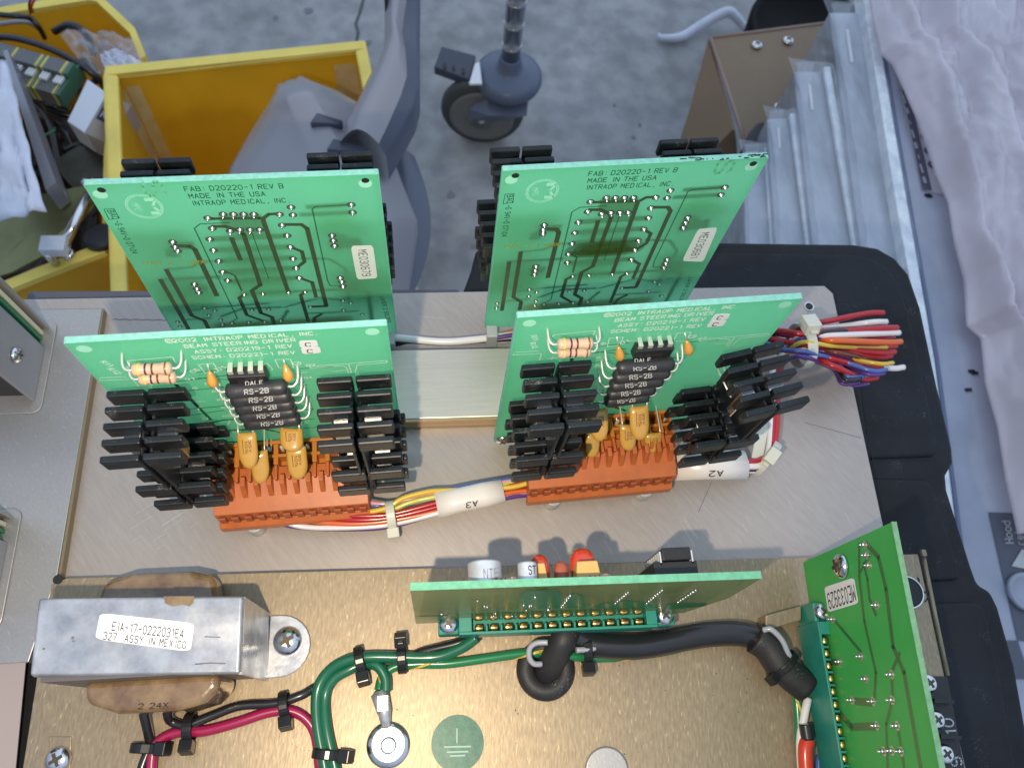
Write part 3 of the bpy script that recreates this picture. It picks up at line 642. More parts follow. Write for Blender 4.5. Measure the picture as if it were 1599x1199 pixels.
mb = MB(); mb.tube([a, d_, at(1165, 235, BZ2)], .0025, 8); mb.tube([a, b], .0022, 8); mb.build('edge_fold', mat('bronze_edge', (.30, .20, .16), .4), br)
for (px, py) in ((1182, 72), (1231, 65), (1217, 169)): screw(br, at(px, py, BZ2+.001), .0072, Z)
tb = thing('black_tub', at(1240, 0, -.5), 'round black tub rim at the top edge behind the bronze bracket', 'tub')
q = at(1268, 44, -.50); r_ = (at(1174, 44, -.50)-q).length
mb = MB(); mb.lathe(q-Z*.06, Z, [(r_*.95, 0), (r_, .055), (r_*.99, .060), (r_*.90, .060), (r_*.88, .052), (.001, .050)], 60); mb.build('rim', mat('tub_black', (.004, .004, .005), .6, 0, .15), tb)
mb = MB(); mb.prism([at(1172, 205, -.36), at(1185, 190, -.36), at(1196, 190, -.36), at(1198, 235, -.36), at(1160, 232, -.36)], (0, 0, -.02)); o = mb.build('foam_pad', 'junk', None, bevel=.003)
tag(o, 'small black foam pad at the lower corner of the bronze bracket', 'foam pad')
# crumpled white strip on the floor
mb = MB(); pts = spline(pz([(1028, 54, FZ+.012), (1035, 60, FZ+.010), (1065, 58, FZ+.012), (1100, 38, FZ+.02), (1135, 20, FZ+.035), (1150, 28, FZ+.03), (1168, 50, FZ+.012), (1176, 62, FZ+.012)]), 8)
mb.tube(pts, [.003+.006*math.sin(i/len(pts)*3.1)for i in range(len(pts))], 7)
tag(mb.build('paper_strip', 'whitebag'), 'crumpled white strip lying on the concrete floor', 'paper strip')

# ---- bagged sheets standing at the right
shl = ['lowest leftmost bagged sheet just right of the right rear board corner', 'second bagged sheet from the left, below the lone bracket screw', 'middle clear bagged sheet in the row at the right', 'tallest clear bagged sheet with a folded bag flap, next to the grey panel']
shd = [((1160, 238), (1200, 235), (1212, 420), (1166, 420), -.345), ((1198, 186), (1238, 184), (1272, 420), (1214, 420), -.33), ((1240, 112), (1293, 112), (1348, 420), (1273, 420), -.315), ((1295, 20), (1354, 20), (1428, 430), (1350, 430), -.30)]
for k, (a, b, c_, d_, z) in enumerate(shd):
    bs = thing('bagged_sheet', at(b[0], 300, z-.1), shl[k], 'bagged sheet', 'clear plastic bagged sheets')
    A, B, C_, D_ = at(*a, z), at(*b, z), at(*c_, z), at(*d_, z)
    mb = MB(); mb.prism([A, B, C_, D_], (0, 0, -.10)); mb.build('sheet', 'acrylic', bs, bevel=.002)
    wd = (B-A)
    mb = MB(); q0 = B-wd*.32; q1 = C_-(C_-D_)*.28
    mb.prism([B-wd*.20+Z*.0015, B+Z*.0015, C_+Z*.0015, C_-(C_-D_)*.20+Z*.0015], (0, 0, .006)); mb.build('pale_edge', 'acredge', bs, bevel=.0015)
    mb = MB(); s0 = A.lerp(D_, .08)+wd*.36; s1 = A.lerp(D_, .22)+wd*.36
    mb.add([s0+Z*.001, s0+wd*.08+Z*.001, s1+wd*.08+Z*.001, s1+Z*.001], [(0, 1, 2, 3)]); mb.build('slot', 'white', bs)
    from mathutils import noise
    def ff(u, v, A=A, B=B, C_=C_, D_=D_, wd=wd, k=k):
        q = (A-wd*.08*(1-v)**3).lerp(B, u).lerp(D_.lerp(C_, u), v)
        return q+Z*(.012+.005*abs(noise.noise(Vector((u*3+v*4, v*9-u*3, k*5.)))))
    mb = MB(); mb.grid(ff, 14, 30)
    fl = [A+wd*.5+Y*.002+Z*.012, A-wd*.22+Y*.010+Z*.01, A+wd*.02-Y*.055+Z*.004]
    mb.add(fl, [(0, 1, 2)]); mb.build('bag', 'film', bs)
# grey instrument panel
gp = thing('instrument_panel', at(1500, 500, -.34), 'large light grey instrument panel with dark printed strips, partly under pink film', 'panel')
z = -.29
mb = MB(); mb.prism([at(1366, -40, z), at(1760, -60, z), at(1830, 1300, z), at(1556, 1330, z)], (0, 0, -.02)); mb.build('face', 'panel', gp, bevel=.0015)
mb = MB(); mb.prism([at(1346, -20, z+.004), at(1360, -20, z+.004), at(1420, 330, z+.004), at(1460, 560, z+.004), at(1560, 1330, z+.004), at(1545, 1330, z+.004), at(1444, 560, z+.004), at(1402, 330, z+.004)], (0, 0, -.02)); mb.build('edge_strip', 'acredge', gp, bevel=.001)
mb = MB(); mb.prism([at(1360, -20, z+.002), at(1366, -20, z+.002), at(1426, 330, z+.002), at(1467, 560, z+.002), at(1568, 1330, z+.002), at(1562, 1330, z+.002), at(1461, 560, z+.002), at(1421, 330, z+.002)], (0, 0, -.02)); mb.build('edge_groove', mat('slate_line', (.12, .16, .26), .4), gp)
def flat(px, zz): return [at(a, b, zz) for a, b in px]
mb = MB(); mb.add(flat([(1400, 112), (1420, 118), (1482, 306), (1440, 298)], z+.001), [(0, 1, 2, 3)]); o = mb.build('label_border', mat('label_pale', (.55, .55, .62), .5), gp)
mb = MB(); mb.add(flat([(1403, 114), (1414, 118), (1456, 298), (1441, 297)], z+.002), [(0, 1, 2, 3)]); mb.build('dark_strip', 'overlay', gp)
mb = MB()
for k in range(9):
    a_ = at(1408+k*4.5, 138+k*18, z+.003); mb.obox(a_, X, Y, Z, .0012+.001*(k % 3), .005+.003*((k*2) % 3), .0006)
mb.build('strip_print', mat('grey_ink', (.35, .36, .42), .5), gp)
mb = MB()
for (px, py) in ((1439, 189), (1445, 214), (1450, 236), (1456, 258), (1462, 243), (1466, 259)): mb.lathe(at(px, py, z+.0012), Z, [(.0046, 0), (.0046, .0012)], 14)
mb.build('indicator_dots', 'overlay', gp)
mb = MB(); mb.add(flat([(1544, 800), (1640, 803), (1700, 1010), (1590, 1000)], z+.001), [(0, 1, 2, 3)]); ov = mb.build('dark_overlay', 'overlay', gp)
mb = MB(); mb.text('Hood', at(1583, 848, z+.002), at(1577, 814, z+.002), at(1571, 848, z+.002)-at(1583, 848, z+.002)); mb.text('release', at(1600, 850, z+.002), at(1592, 800, z+.002), at(1588, 850, z+.002)-at(1600, 850, z+.002)); mb.build('lettering', 'greyprint', ov)
mb = MB(); mb.add(flat([(1580, 884), (1596, 858), (1620, 860), (1622, 896), (1602, 895), (1600, 888)], z+.002), [list(range(6))]); mb.build('arrow', 'greyprint', ov)
mb = MB(); mb.lathe(at(1600, 925, z+.001), Z, [(.0155, 0), (.0155, .004), (.013, .005), (.011, .001), (.001, .001)], 28); mb.build('round_button', 'panel', ov)
mb = MB(); mb.add(flat([(1540, 1000), (1590, 1000), (1610, 1060), (1570, 1060)], z+.001), [(0, 1, 2, 3)]); mb.build('dark_patch', 'overlay', gp)
mb = MB()
for (px, py) in ((1452, 307), (1449, 305), (1523, 583), (1518, 580), (1513, 609), (1585, 630), (1590, 703)): mb.obox(at(px, py, z+.0012), X, Y, Z, .006, .003, .001)
mb.build('specks', 'ink', gp)
mb = MB()
for (x, y, w, h) in ((1522, 12, 16, 58), (1545, 10, 62, 11), (1560, 34, 14, 9), (1580, 52, 26, 12), (1548, 58, 10, 9), (1550, 72, 10, 9), (1600, 60, 30, 14), (1560, 110, 12, 50), (1580, 140, 20, 12), (1600, 110, 16, 40), (1545, 170, 34, 14), (1590, 190, 14, 40)):
    mb.add(flat([(x, y), (x+w, y+w*.06), (x+w+h*.3, y+h), (x+h*.3, y+h)], z+.0015), [(0, 1, 2, 3)])
mb.build('panel_print', 'overlay', gp)
# pink film over the panel
ed = [(1362, -40), (1372, 20), (1384, 72), (1404, 90), (1422, 130), (1442, 175), (1458, 220), (1472, 262), (1492, 306), (1502, 370), (1518, 430), (1522, 500), (1545, 520), (1552, 590), (1572, 660), (1585, 740), (1605, 830)]
def pinkpt(u, v):
    s = v*(len(ed)-1); i = min(int(s), len(ed)-2); f_ = s-i
    x_ = ed[i][0]*(1-f_)+ed[i+1][0]*f_; y_ = ed[i][1]*(1-f_)+ed[i+1][1]*f_
    q = at(x_+u*330, y_-u*20, -.262)
    from mathutils import noise
    h = noise.fractal(Vector((u*5+v*2, v*6, 4.2)), .9, 2.1, 4)*.007+abs(noise.noise(Vector((u*9+v*3.5, v*4-u*2, 1.1))))*.022
    h += .006*abs(noise.noise(Vector((u*22+v*9, v*9-u*7, 2.3))))
    for q_, a_ in ((6, .0045), (13, .003)):
        h += a_*(1-abs(noise.noise(Vector((u*q_+v*q_*.5, v*q_*1.1-u*q_*.7, 7.7+q_)))))**14
    fold = .022*math.exp(-((u-.22-.10*math.sin(v*5))/.05)**2)+.014*math.exp(-((u-.09-.03*math.sin(v*9))/.025)**2)
    e2 = min(1, u*14)
    return q+Z*((h+fold)*e2-.012*(1-e2))
mb = MB(); mb.grid(pinkpt, 110, 190)
tag(mb.build('pink_film', 'pink', None, solid=.0006), 'wrinkled pinkish anti static film draped over the instrument panel at the right edge', 'plastic film')

# ---- black moulded case under the chassis
cs = thing('black_case', at(900, 800, -.12), 'black moulded plastic case carrying the metal chassis', 'case')
def blk(name, px, z0, z1, bev, m_='case'):
    mb = MB(); mb.prism([at(a, b, z1) for a, b in px], (0, 0, z0-z1)); return mb.build(name, m_, cs, bevel=bev, seg=5)
blk('body', [(690, 470), (722, 458), (736, 420), (744, 388), (760, 380), (1050, 376), (1335, 380), (1372, 386), (1400, 402), (1422, 428), (1440, 480), (1466, 600), (1490, 700), (1491, 722), (1480, 742), (1482, 765), (1520, 885), (1530, 912), (1550, 922), (1562, 948), (1588, 1040), (1640, 1330), (1100, 1330), (900, 800)], -.12, -.018, .005)
blk('rear_block', [(760, 400), (1050, 392), (1328, 396), (1362, 402), (1386, 416), (1404, 440), (1422, 490), (1446, 600), (1466, 690), (1462, 712), (1350, 716), (1000, 720)], -.03, -.0158, .0022)
blk('middle_block', [(1060, 745), (1350, 745), (1450, 748), (1462, 768), (1498, 880), (1500, 905), (1300, 915), (1000, 915)], -.03, -.0160, .0020)
blk('front_block', [(1340, 945), (1525, 938), (1540, 948), (1562, 1040), (1612, 1330), (1100, 1330), (1100, 960)], -.03, -.0158, .0022)
blk('rear_lip', [(40, 452), (720, 449), (720, 560), (30, 580)], -.05, -.008, .003, mat('case_lip', (.10, .10, .13), .6, bump=.3, bscale=900))
blk('underside', [(20, 470), (1330, 470), (1440, 1330), (-60, 1330)], -.12, -.006, .003)

# ================================================================== CHASSIS
ch = thing('mounting_plate', (.02, .12, -.003), 'brushed aluminium plate carrying the four green driver boards', 'metal plate')
mb = MB()
xr0, xr1 = .1965, .1955
cor = [(-.190, .060), (.196, .0545), (.2005, .187), (.1970, .1915), (-.190, .1895)]
mb.prism([(x, y, 0) for x, y in cor], (0, 0, -.003)); mb.build('plate', 'alu', ch, bevel=.0004)
mb = MB(); q = at(1264, 479, .0003); mb.lathe(q, Z, [(.0019, 0), (.0019, .0002)], 16); mb.build('screw_hole', 'ink', ch)
mb = MB(); mb.lathe(at(1264, 479, .00015), Z, [(.0025, 0), (.0025, .0002)], 16); mb.build('hole_rim', 'steel', ch)
def scratch(lst, parent, m_, w=.00022, z=.0001, name='scratch'):
    mb = MB()
    for (a, b) in lst:
        p0 = at(*a, z); p1 = at(*b, z); d = (p1-p0).normalized().cross(Z)*w/2
        mb.add([p0-d, p0+d, p1+d, p1-d], [(0, 1, 2, 3)])
    return mb.build(name, m_, parent)
ms = mat('bright_scratch', (.80, .78, .72), .3, .8); md_ = mat('dark_scratch', (.15, .15, .16), .6)
random.seed(11)
ls = []
for k in range(20):
    x = random.uniform(840, 1330); y = random.uniform(770, 850); l = random.uniform(6, 42); ls.append(((x, y), (x+l*.62, y+l)))
for k in range(14):
    x = random.uniform(170, 560); y = random.uniform(800, 880); l = random.uniform(8, 38); ls.append(((x, y), (x+l, y-l*.62)))
for (a, b) in (((931, 812), (960, 842)), ((1000, 818), (1034, 852)), ((1060, 753), (1120, 810)), ((650, 494), (695, 498))): ls.append((a, b))
scratch(ls, ch, ms, .00009, .0001)
scratch([((1112, 752), (1091, 800)), ((1257, 660), (1345, 684))], ch, md_, .00022, .00012, 'scratch')
mb = MB(); mb.text('~~~~~', at(180, 501, .0002), at(262, 502, .0002), Y*.0013); mb.build('pen_mark', mat('pen', (.30, .30, .36), .6), ch)

bar = thing('spacer_bar', (.008, .139, 0), 'milled aluminium bar lying across the plate between front and rear boards', 'metal bar')
mb = MB(); mb.box(-.075, .078, .1225, .1555, .0002, .0095); mb.build('bar_body', 'bar', bar, bevel=.0004)
mb = MB(); mb.box(-.075, .078, .1213, .1224, .0004, .0090); mb.build('front_reflection', mat('reflection_tint', (.46, .33, .19), .45, .5, var=.3, vscale=300, stretch=(.05, 1, 3)), bar)  # brass tone on the bar's front face stands in for its reflection

cv = thing('cover_plate', (-.165, .11, 0), 'raised grey zinc cover plate at the left with two cut openings', 'cover plate')
mb = MB(); mb.prism([(-.260, -.06, .0045), (-.260, .1815, .0045), (-.1475, .1815, .0045), (-.1480, .064, .0045), (-.1487, .060, .0045), (-.1532, .0315, .0045), (-.170, .0315, .0045), (-.170, -.06, .0045)], (0, 0, -.0042))
mb.build('plate', 'cover', cv, bevel=.0003)
mb = MB(); mb.box(-.1478, -.1468, .0625, .1815, .0003, .0040); mb.build('edge_band', mat('cover_edge', (.26, .21, .14), .5, .4), cv)
mb = MB(); mb.prism([at(-30, 1030, .003), at(42, 1030, .003), at(22, 1240, .003), at(-30, 1240, .003)], (0, 0, .0005)); mb.build('inner_plate', mat('warm_plate', (.50, .40, .36), .4, .4), cv)

# lower (front) chassis
gc = thing('front_chassis', (.03, .02, 0), 'gold toned chromated sheet chassis at the front holding the transformer and edge connectors', 'chassis')
mb = MB()
poly = [(-.1475, .0590), (-.1425, .0612), (.2030, .0548), (.2035, .0545), (.2010, .004), (.199, -.06), (-.1465, -.06)]
mb.prism([(x, y, .009) for x, y in poly], (0, 0, -.0015)); mb.build('top_sheet', 'gold', gc, bevel=.0003)
mb = MB(); mb.prism([(-.1420, .0600, .0072), (.2025, .0538, .0072), (.2025, .0524, .0072), (-.1420, .0586, .0072)], (0, 0, -.0080)); mb.prism([(.1985, .053, .0072), (.1999, .053, .0072), (.1975, -.06, .0072), (.1960, -.06, .0072)], (0, 0, -.03)); mb.build('folded_edge', 'gold', gc)
mb = MB()
for (px, py) in ((104, 901), (846, 954)): pass
q = at(91, 905, .0092); mb.lathe(q, Z, [(.0018, 0), (.0018, .0003)], 14); mb.build('corner_hole', 'ink', gc)
mb = MB(); q = at(1418, 925, .0091); mb.lathe(q, Z, [(.0062, 0), (.0062, .0003)], 28); hh = mb.build('round_hole', 'ink', gc)
mb = MB(); mb.tube([q+Vector((math.cos(a)*.0064, math.sin(a)*.0064, .0004)) for a in [k*math.pi/16 for k in range(32)]], .0004, 6, closed=True); mb.build('hole_edge', 'steel', hh)
mb = MB(); mb.text('C3', at(1437, 904, .0093), at(1430, 947, .0093), at(1423, 900, .0093)-at(1437, 902, .0093)); 
mb = MB(); mb.text('C', at(1441, 925, .0093), at(1436, 940, .0093), X*.0032); mb.text('3', at(1423, 903, .0093), at(1424, 918, .0093), X*.0036); mb.build('printed_mark', 'ink', gc)
# rolled corner tabs on the right
mb = MB(); mb.obox(at(1442, 864, .0095), X, Y, Z, .0022, .0030, .0022); mb.build('corner_tab', 'gold', gc, bevel=.0005)
mb = MB(); mb.tube(pz([(1442, 868, .0088), (1460, 960, .0088), (1480, 1055, .0088)]), .0010, 8); mb.build('rolled_edge', 'gold', gc)
mb = MB(); mb.prism([at(78, 1150, .0091), at(112, 1150, .0091), at(110, 1240, .0091), at(74, 1240, .0091)], (0, 0, .0004)); mb.build('embossed_tab', 'gold', gc, bevel=.0004)
screw(gc, at(92, 1186, .0096), .0044)
mb = MB(); mb.lathe(at(715, 1160, .0092), Z, [(.0097, 0), (.0097, .00012)], 40); gl = mb.build('ground_label', mat('green_foil', (.015, .15, .10), .38, 0, .4, bump=.15, bscale=300, var=.25, vscale=500), gc)
mb = MB(); zz = .0096
for (y_, w) in ((1165, 42), (1173, 34), (1179, 24)):
    mb.add(flat([(715-w/2, y_), (715+w/2, y_-1), (715+w/2, y_+1.6), (715-w/2, y_+2.4)], zz), [(0, 1, 2, 3)])
mb.add(flat([(713, 1137), (715, 1137), (715, 1160), (713, 1160)], zz), [(0, 1, 2, 3)]); mb.build('ground_symbol', mat('pale_green', (.35, .55, .45), .5), gl)
mb = MB(); mb.lathe(at(948, 1203, .0092), Z, [(.0082, 0), (.0082, .0004), (.0075, .0007)], 32); mb.build('plug_disc', 'cover', gc)
mb = MB()
random.seed(3)
for k in range(26):
    px, py = random.choice([(random.uniform(430, 1230), random.uniform(1010, 1190))]); mb.lathe(at(px, py, .0091), Z, [(random.uniform(.0001, .0003), 0), (.0001, .0001)], 6)
mb.build('dirt_specks', md_, gc)
# ground stud with ring terminal
st = thing('ring_terminal', at(607, 1165, .009), 'bright ring terminal bolted down with two green wires crimped in it', 'terminal')
q = at(607, 1163, .0115)
mb = MB(); mb.lathe(at(607, 1163, .0092), Z, [(.0079, 0), (.0079, .0010), (.0072, .0014), (.0060, .0022), (.0040, .0024), (.0036, .0024)], 36); mb.build('nut_washer', 'steel', st)
mb = MB(); mb.lathe(at(607, 1162, .0119), Z, [(.0062, 0), (.0062, .0004), (.0058, .0005)], 30); mb.build('ring', mat('bright_ring', (.86, .82, .80), .35, .6), st)
mb = MB(); mb.lathe(at(607, 1164, .0124), Z, [(.0030, 0), (.0030, .0006), (.0024, .0009), (.0018, .0008)], 24); mb.build('stud', 'steel', st)
A = at(602, 1122, .0125); B = at(594, 1078, .0135)
mb = MB(); mb.tube([at(604, 1135, .0115), at(602, 1122, .0125), at(601, 1110, .0135), at(595, 1078, .0138)], [.0016, .0022, .0026, .0028], 12)
mb.tube([at(598, 1112, .0130), at(588, 1083, .0135)], .0021, 10); mb.build('crimp', 'tin', st)
mb = MB(); mb.obox(at(598, 1098, .0163), X, Y, Z, .0042, .0055, .0006); mb.build('crimp_window', 'steel', st, bevel=.0002)

# ---- transformer
tf = thing('transformer', at(210, 1000, .009), 'transformer in a tin bracket with a white part number label', 'transformer')
zt = .055
a, b, c_, d_ = at(60, 934, zt), at(380, 930, zt), at(375, 1052, zt), at(46, 1056, zt)
mb = MB(); mb.prism([a, b, c_, d_], (0, 0, -.0030)); tp = mb.build('bracket_top', 'tin', tf, bevel=.0011, seg=4)
mb = MB(); off = Vector((0, 0, -.0031))
b2, c2 = b+off, c_+off
mb.prism([b2, c2, Vector((c2.x, c2.y, .0095)), Vector((b2.x, b2.y, .0095))], (-.0012, 0, 0)); mb.build('bracket_side', 'tin', tf); mb = MB(); mb.prism([a+off, d_+off, Vector((d_.x, d_.y, .0095)), Vector((a.x, a.y, .0095))], (.0012, 0, 0))
mb.build('bracket_side', 'tin', tf)
mb = MB()
bx = b.x+.0003; by0 = c_.y; by1 = b.y
pts = [Vector((bx, by0+.001, .0096)), Vector((bx, by1-.001, .0096))]
cx_, cy_ = at(441, 1003, .0096).x, (by0+by1)/2
rr = (by1-by0)/2-.001
for k in range(13):
    a_ = R_(90-180*k/12); pts.append(Vector((cx_-.0005+rr*math.cos(a_), cy_+rr*math.sin(a_), .0096)))
mb.prism(pts, (0, 0, .0012)); mb.build('foot', 'tin', tf, bevel=.0003)
screw(tf, at(450, 1001, .0108), .0054)
mb = MB(); mb.box(a.x+.004, b.x-.003, c_.y+.001, b.y-.001, .012, .0530); mb.build('core', mat('core_steel', (.16, .15, .15), .45, .6), tf)
def coil(mb, x0, x1, y0, y1, z0, z1):
    mb.hexa([Vector((x0, y0, z0)), Vector((x1, y0, z0)), Vector((x1, y1, z0)), Vector((x0, y1, z0)), Vector((x0, y0, z1)), Vector((x1, y0, z1)), Vector((x1, y1, z1)), Vector((x0, y1, z1))])
ql = at(136, 1060, .036); qr = at(345, 1060, .036); fy = at(240, 1112, .036).y
mb = MB(); mb.prism([Vector((ql.x, c_.y+.002, .038)), Vector((qr.x, c_.y+.002, .038)), Vector((qr.x, fy+.006, .038)), Vector((qr.x-.004, fy+.002, .038)), Vector((qr.x-.012, fy, .038)), Vector((ql.x+.012, fy, .038)), Vector((ql.x+.001, fy+.004, .038))], (0, 0, -.024))
mb.build('winding_front', 'varnish', tf, bevel=.0045, seg=5)
ql = at(155, 905, .022); qr = at(352, 905, .022); fy = at(240, 907, .022).y
mb = MB(); mb.prism([Vector((ql.x, b.y-.002, .024)), Vector((qr.x, b.y-.002, .024)), Vector((qr.x-.004, fy+.001, .024)), Vector((qr.x-.012, fy+.003, .024)), Vector((ql.x+.012, fy+.003, .024)), Vector((ql.x+.002, fy, .024))], (0, 0, -.013))
mb.build('winding_rear', 'varnish', tf, bevel=.0028, seg=4)
mb = MB(); mb.text('2 24X', at(216, 1107, .0384), at(262, 1105, .0384), Vector((0, .0016, 0))); mb.build('winding_mark', 'ink', tf)
zl = zt+.0002
lb = [at(*q, zl) for q in rrect(0, 0, 1, 1, .1)] if 0 else None
def sticker(parent, c4, z=None, rad=.14, name='label', m_='paper', th=.0001, lift=None):
    """rounded sheet over four corner points (tl, tr, br, bl)"""
    tl, tr, brr, bl = c4; pts = []
    for (u, v) in rrect(.5, .5, .5, .5, rad, 4): pts.append(tl.lerp(tr, u).lerp(bl.lerp(brr, u), 1-v))
    nrm = (tr-tl).cross(tl-bl).normalized()
    mb = MB(); mb.prism(pts, nrm*th); return mb.build(name, m_, parent)
l4 = [at(157, 957, zl), at(305, 973, zl), at(298, 1018, zl), at(149, 998, zl)]
lbo = sticker(tf, l4, rad=.12)
PEN[0] = .74; mb = MB(); zt2 = zl+.0002
mb.text('EIA-17-0222031E4', at(175, 984, zt2), at(286, 997, zt2), at(177, 971, zt2)-at(175, 984, zt2))
mb.text('327  ASSY IN MEXICO', at(161, 998, zt2), at(290, 1013, zt2), at(163, 987, zt2)-at(161, 998, zt2)); mb.build('lettering', 'ink', lbo)
PEN[0] = .92; mb = MB(); mb.add([at(x, y, zt+.0001) for x, y in ((256, 931), (304, 931), (303, 941), (296, 947), (286, 944), (270, 947), (258, 942))], [list(range(7))]); mb.build('varnish_spill', 'varnish', tp)
mb = MB()
for (px, py, r_) in ((114, 996, .0005), (69, 1013, .0004), (115, 1001, .0003)): mb.lathe(at(px, py, zt), Z, [(r_, 0), (r_, .0001)], 8)
mb.tube(pz([(305, 1037, zt), (330, 1035, zt), (352, 1036, zt)]), .0002, 5); mb.tube(pz([(320, 994, zt), (345, 995, zt)]), .00015, 5); mb.build('scuff', md_, tp)

# ---- edge connectors
def edge_connector(name, label, A, B, dwn, zb, zt, n, wid, first, last, ear_top):
    """A,B = ends of the connector centre line at the top, dwn = unit vector across"""
    u = (B-A).normalized(); L = (B-A).length; v = dwn
    t = thing(name, (A+B)/2-Z*(zt-zb), label, 'connector', 'green edge connectors')
    base = Vector((0, 0, 0))
    def P(a, b, z): q = A+u*a+v*b; return Vector((q.x, q.y, z))
    def sl(mb, a0, a1, b0, b1, z0, z1): mb.hexa([P(a0, b0, z0), P(a1, b0, z0), P(a1, b1, z0), P(a0, b1, z0), P(a0, b0, z1), P(a1, b0, z1), P(a1, b1, z1), P(a0, b1, z1)])
    mb = MB(); h = wid/2; w = .0010
    sl(mb, -.0035, L+.0035, -h, -h+w, zb+.002, zt); sl(mb, -.0035, L+.0035, h-w, h, zb+.002, zt)
    sl(mb, -.0035, L+.0035, -h+w, h-w, zb+.002, zt-.006)
    sl(mb, -.0035, first, -h+w, h-w, zt-.006, zt-.0002); sl(mb, last, L+.0035, -h+w, h-w, zt-.006, zt-.0002)
    p_ = (last-first)/n
    for k in range(1, n):
        x_ = first+k*p_
        sl(mb, x_-.0004, x_+.0004, -h+w, -.0011, zt-.006, zt-.0003); sl(mb, x_-.0004, x_+.0004, .0011, h-w, zt-.006, zt-.0003)
    mb.build('housing', 'teal', t, bevel=.0002)
    for s_ in (-1, 1):
        mb = MB(); x_ = -.0035-.0037 if s_ < 0 else L+.0035+.0037
        sl(mb, x_-.0039, x_+.0039, -h*.86, h*.86, zb+.002, ear_top)
        mb.build('mounting_ear', 'teal', t, bevel=.0008)
    for k in range(n):
        x_ = first+(k+.5)*p_; q = MB()
        for s_ in (-1, 1):
            o_ = P(x_, s_*h*.46, zt-.0020)
            q.lathe(o_-u*p_*.27, u, [(.00105, 0), (.00125, p_*.06), (.00125, p_*.48), (.00105, p_*.54)], 14)
        q.build('contact', ['brass'], t)
    for x_ in (-.0035-.0037, L+.0035+.0037): screw(t, P(x_, 0, ear_top+.0002), .0036, Z, ang=random.random())
    for x_ in (-.0035-.0037, L+.0035+.0037):
        mb = MB(); mb.lathe(P(x_, 0, .0092), Z, [(.0028, 0), (.0028, zb+.002-.0092)], 14)
        mb.build('standoff', 'steel', t)
    return t
random.seed(5)
zt = .030
A = at(732, 972, zt); B = at(1012, 961, zt); v = Z.cross((B-A).normalized())*-1
ec1 = edge_connector('edge_connector', 'teal edge connector with a row of gold contacts under the centre board', A, B, v, .016, zt, 12, .0085, .0012, (B-A).length-.0005, .027)
A2 = at(1296, 985, zt); B2 = at(1349, 1290, zt); v2 = Z.cross((B2-A2).normalized())*-1
L2 = (B2-A2).length
ec2 = edge_connector('edge_connector', 'teal edge connector with gold contacts under the right hand green board', A2, B2, v2, .010, zt, 14, .0085, .0012, L2-.001, .027)

# ---- centre card
cc1 = thing('centre_card', (.047, .037, .03), 'translucent olive green circuit board standing in the centre edge connector', 'circuit board')
bl, brr = at(650, 972, .030), at(1102, 956, .030); tl, tr = at(641, 926, .082), at(1190, 907, .082)
yb0 = (bl.y+brr.y)/2
slp = (tr.y-tl.y)/(tr.x-tl.x)
def cy(x, z): return (.0355+.0)+slp*(x-.045)+(z-.03)*.045
def cp_(x, z, w=0.): return Vector((x, cy(x, z)-w, z))
pts = [cp_(tl.x, .022), cp_(.094, .022), cp_(tr.x, .050), cp_(tr.x, .082), cp_(tl.x, .082)]
nx = Vector((0, .0022, 0))
mb = MB(); mb.prism(pts, nx); mb.build('panel', 'pcb3', cc1)
mb = MB(); mb.prism([cp_(tl.x, .0822, .0001), cp_(tr.x, .0822, .0001), cp_(tr.x, .0822)+nx*1.05, cp_(tl.x, .0822)+nx*1.05], (0, 0, .0003)); mb.build('cut_edge', 'pcb3edge', cc1)
def cpx(px, py, w=0):
    n_ = Vector((slp, -1, .045)).normalized(); o_ = cp_(.045, .03)
    return on_plane(px, py, o_+n_*w, n_)
mb = MB(); mb.add([cpx(*q, .0002) for q in ((808, 950), (812, 930), (822, 922), (870, 921), (878, 930), (878, 950))], [list(range(6))]); mb.build('mask_patch', 'pcb3mask', cc1)
mb = MB(); mb.add([cpx(*q, .0002) for q in ((880, 950), (885, 930), (900, 926), (912, 932), (914, 950))], [list(range(5))]); mb.build('mask_patch', 'pcb3mask', cc1)
mb = MB(); mb.add([cpx(*q, .0002) for q in ((925, 950), (940, 943), (980, 938), (1010, 942), (1018, 950))], [list(range(5))]); mb.build('mask_patch', 'pcb3mask', cc1)
mb = MB(); mb.add([cpx(*q, .0002) for q in ((1040, 945), (1060, 941), (1105, 942), (1100, 947), (1045, 952))], [list(range(5))]); mb.build('mask_patch', 'pcb3mask', cc1)
mb = MB(); mb.add([cpx(*q, .0002) for q in ((648, 963), (700, 962), (700, 972), (650, 974))], [list(range(4))]); mb.build('mask_patch', 'pcb3mask', cc1)

jl = [(746, 938), (757, 947), (761, 948), (774, 958), (771, 962), (690, 959), (800, 962), (818, 945), (827, 947), (830, 946), (836, 933), (822, 953), (856, 952), (858, 953)]
jl += [(877+i*2.7, 948-i*3.6) for i in range(6)]+[(961+i*3.3, 942-i*2.8) for i in range(7)]+[(1010+i*3.4, 942-i*2.9) for i in range(8)]+[(1059+i*3.9, 940-i*2.6) for i in range(8)]
for q in jl:
    mb = MB(); c0_ = cpx(*q, .0004); mb.ell(c0_, (X*.00055, Vector((0, -.0007, 0)), Z*.0007), 8, 6); mb.build('solder_joint', 'solder', cc1)
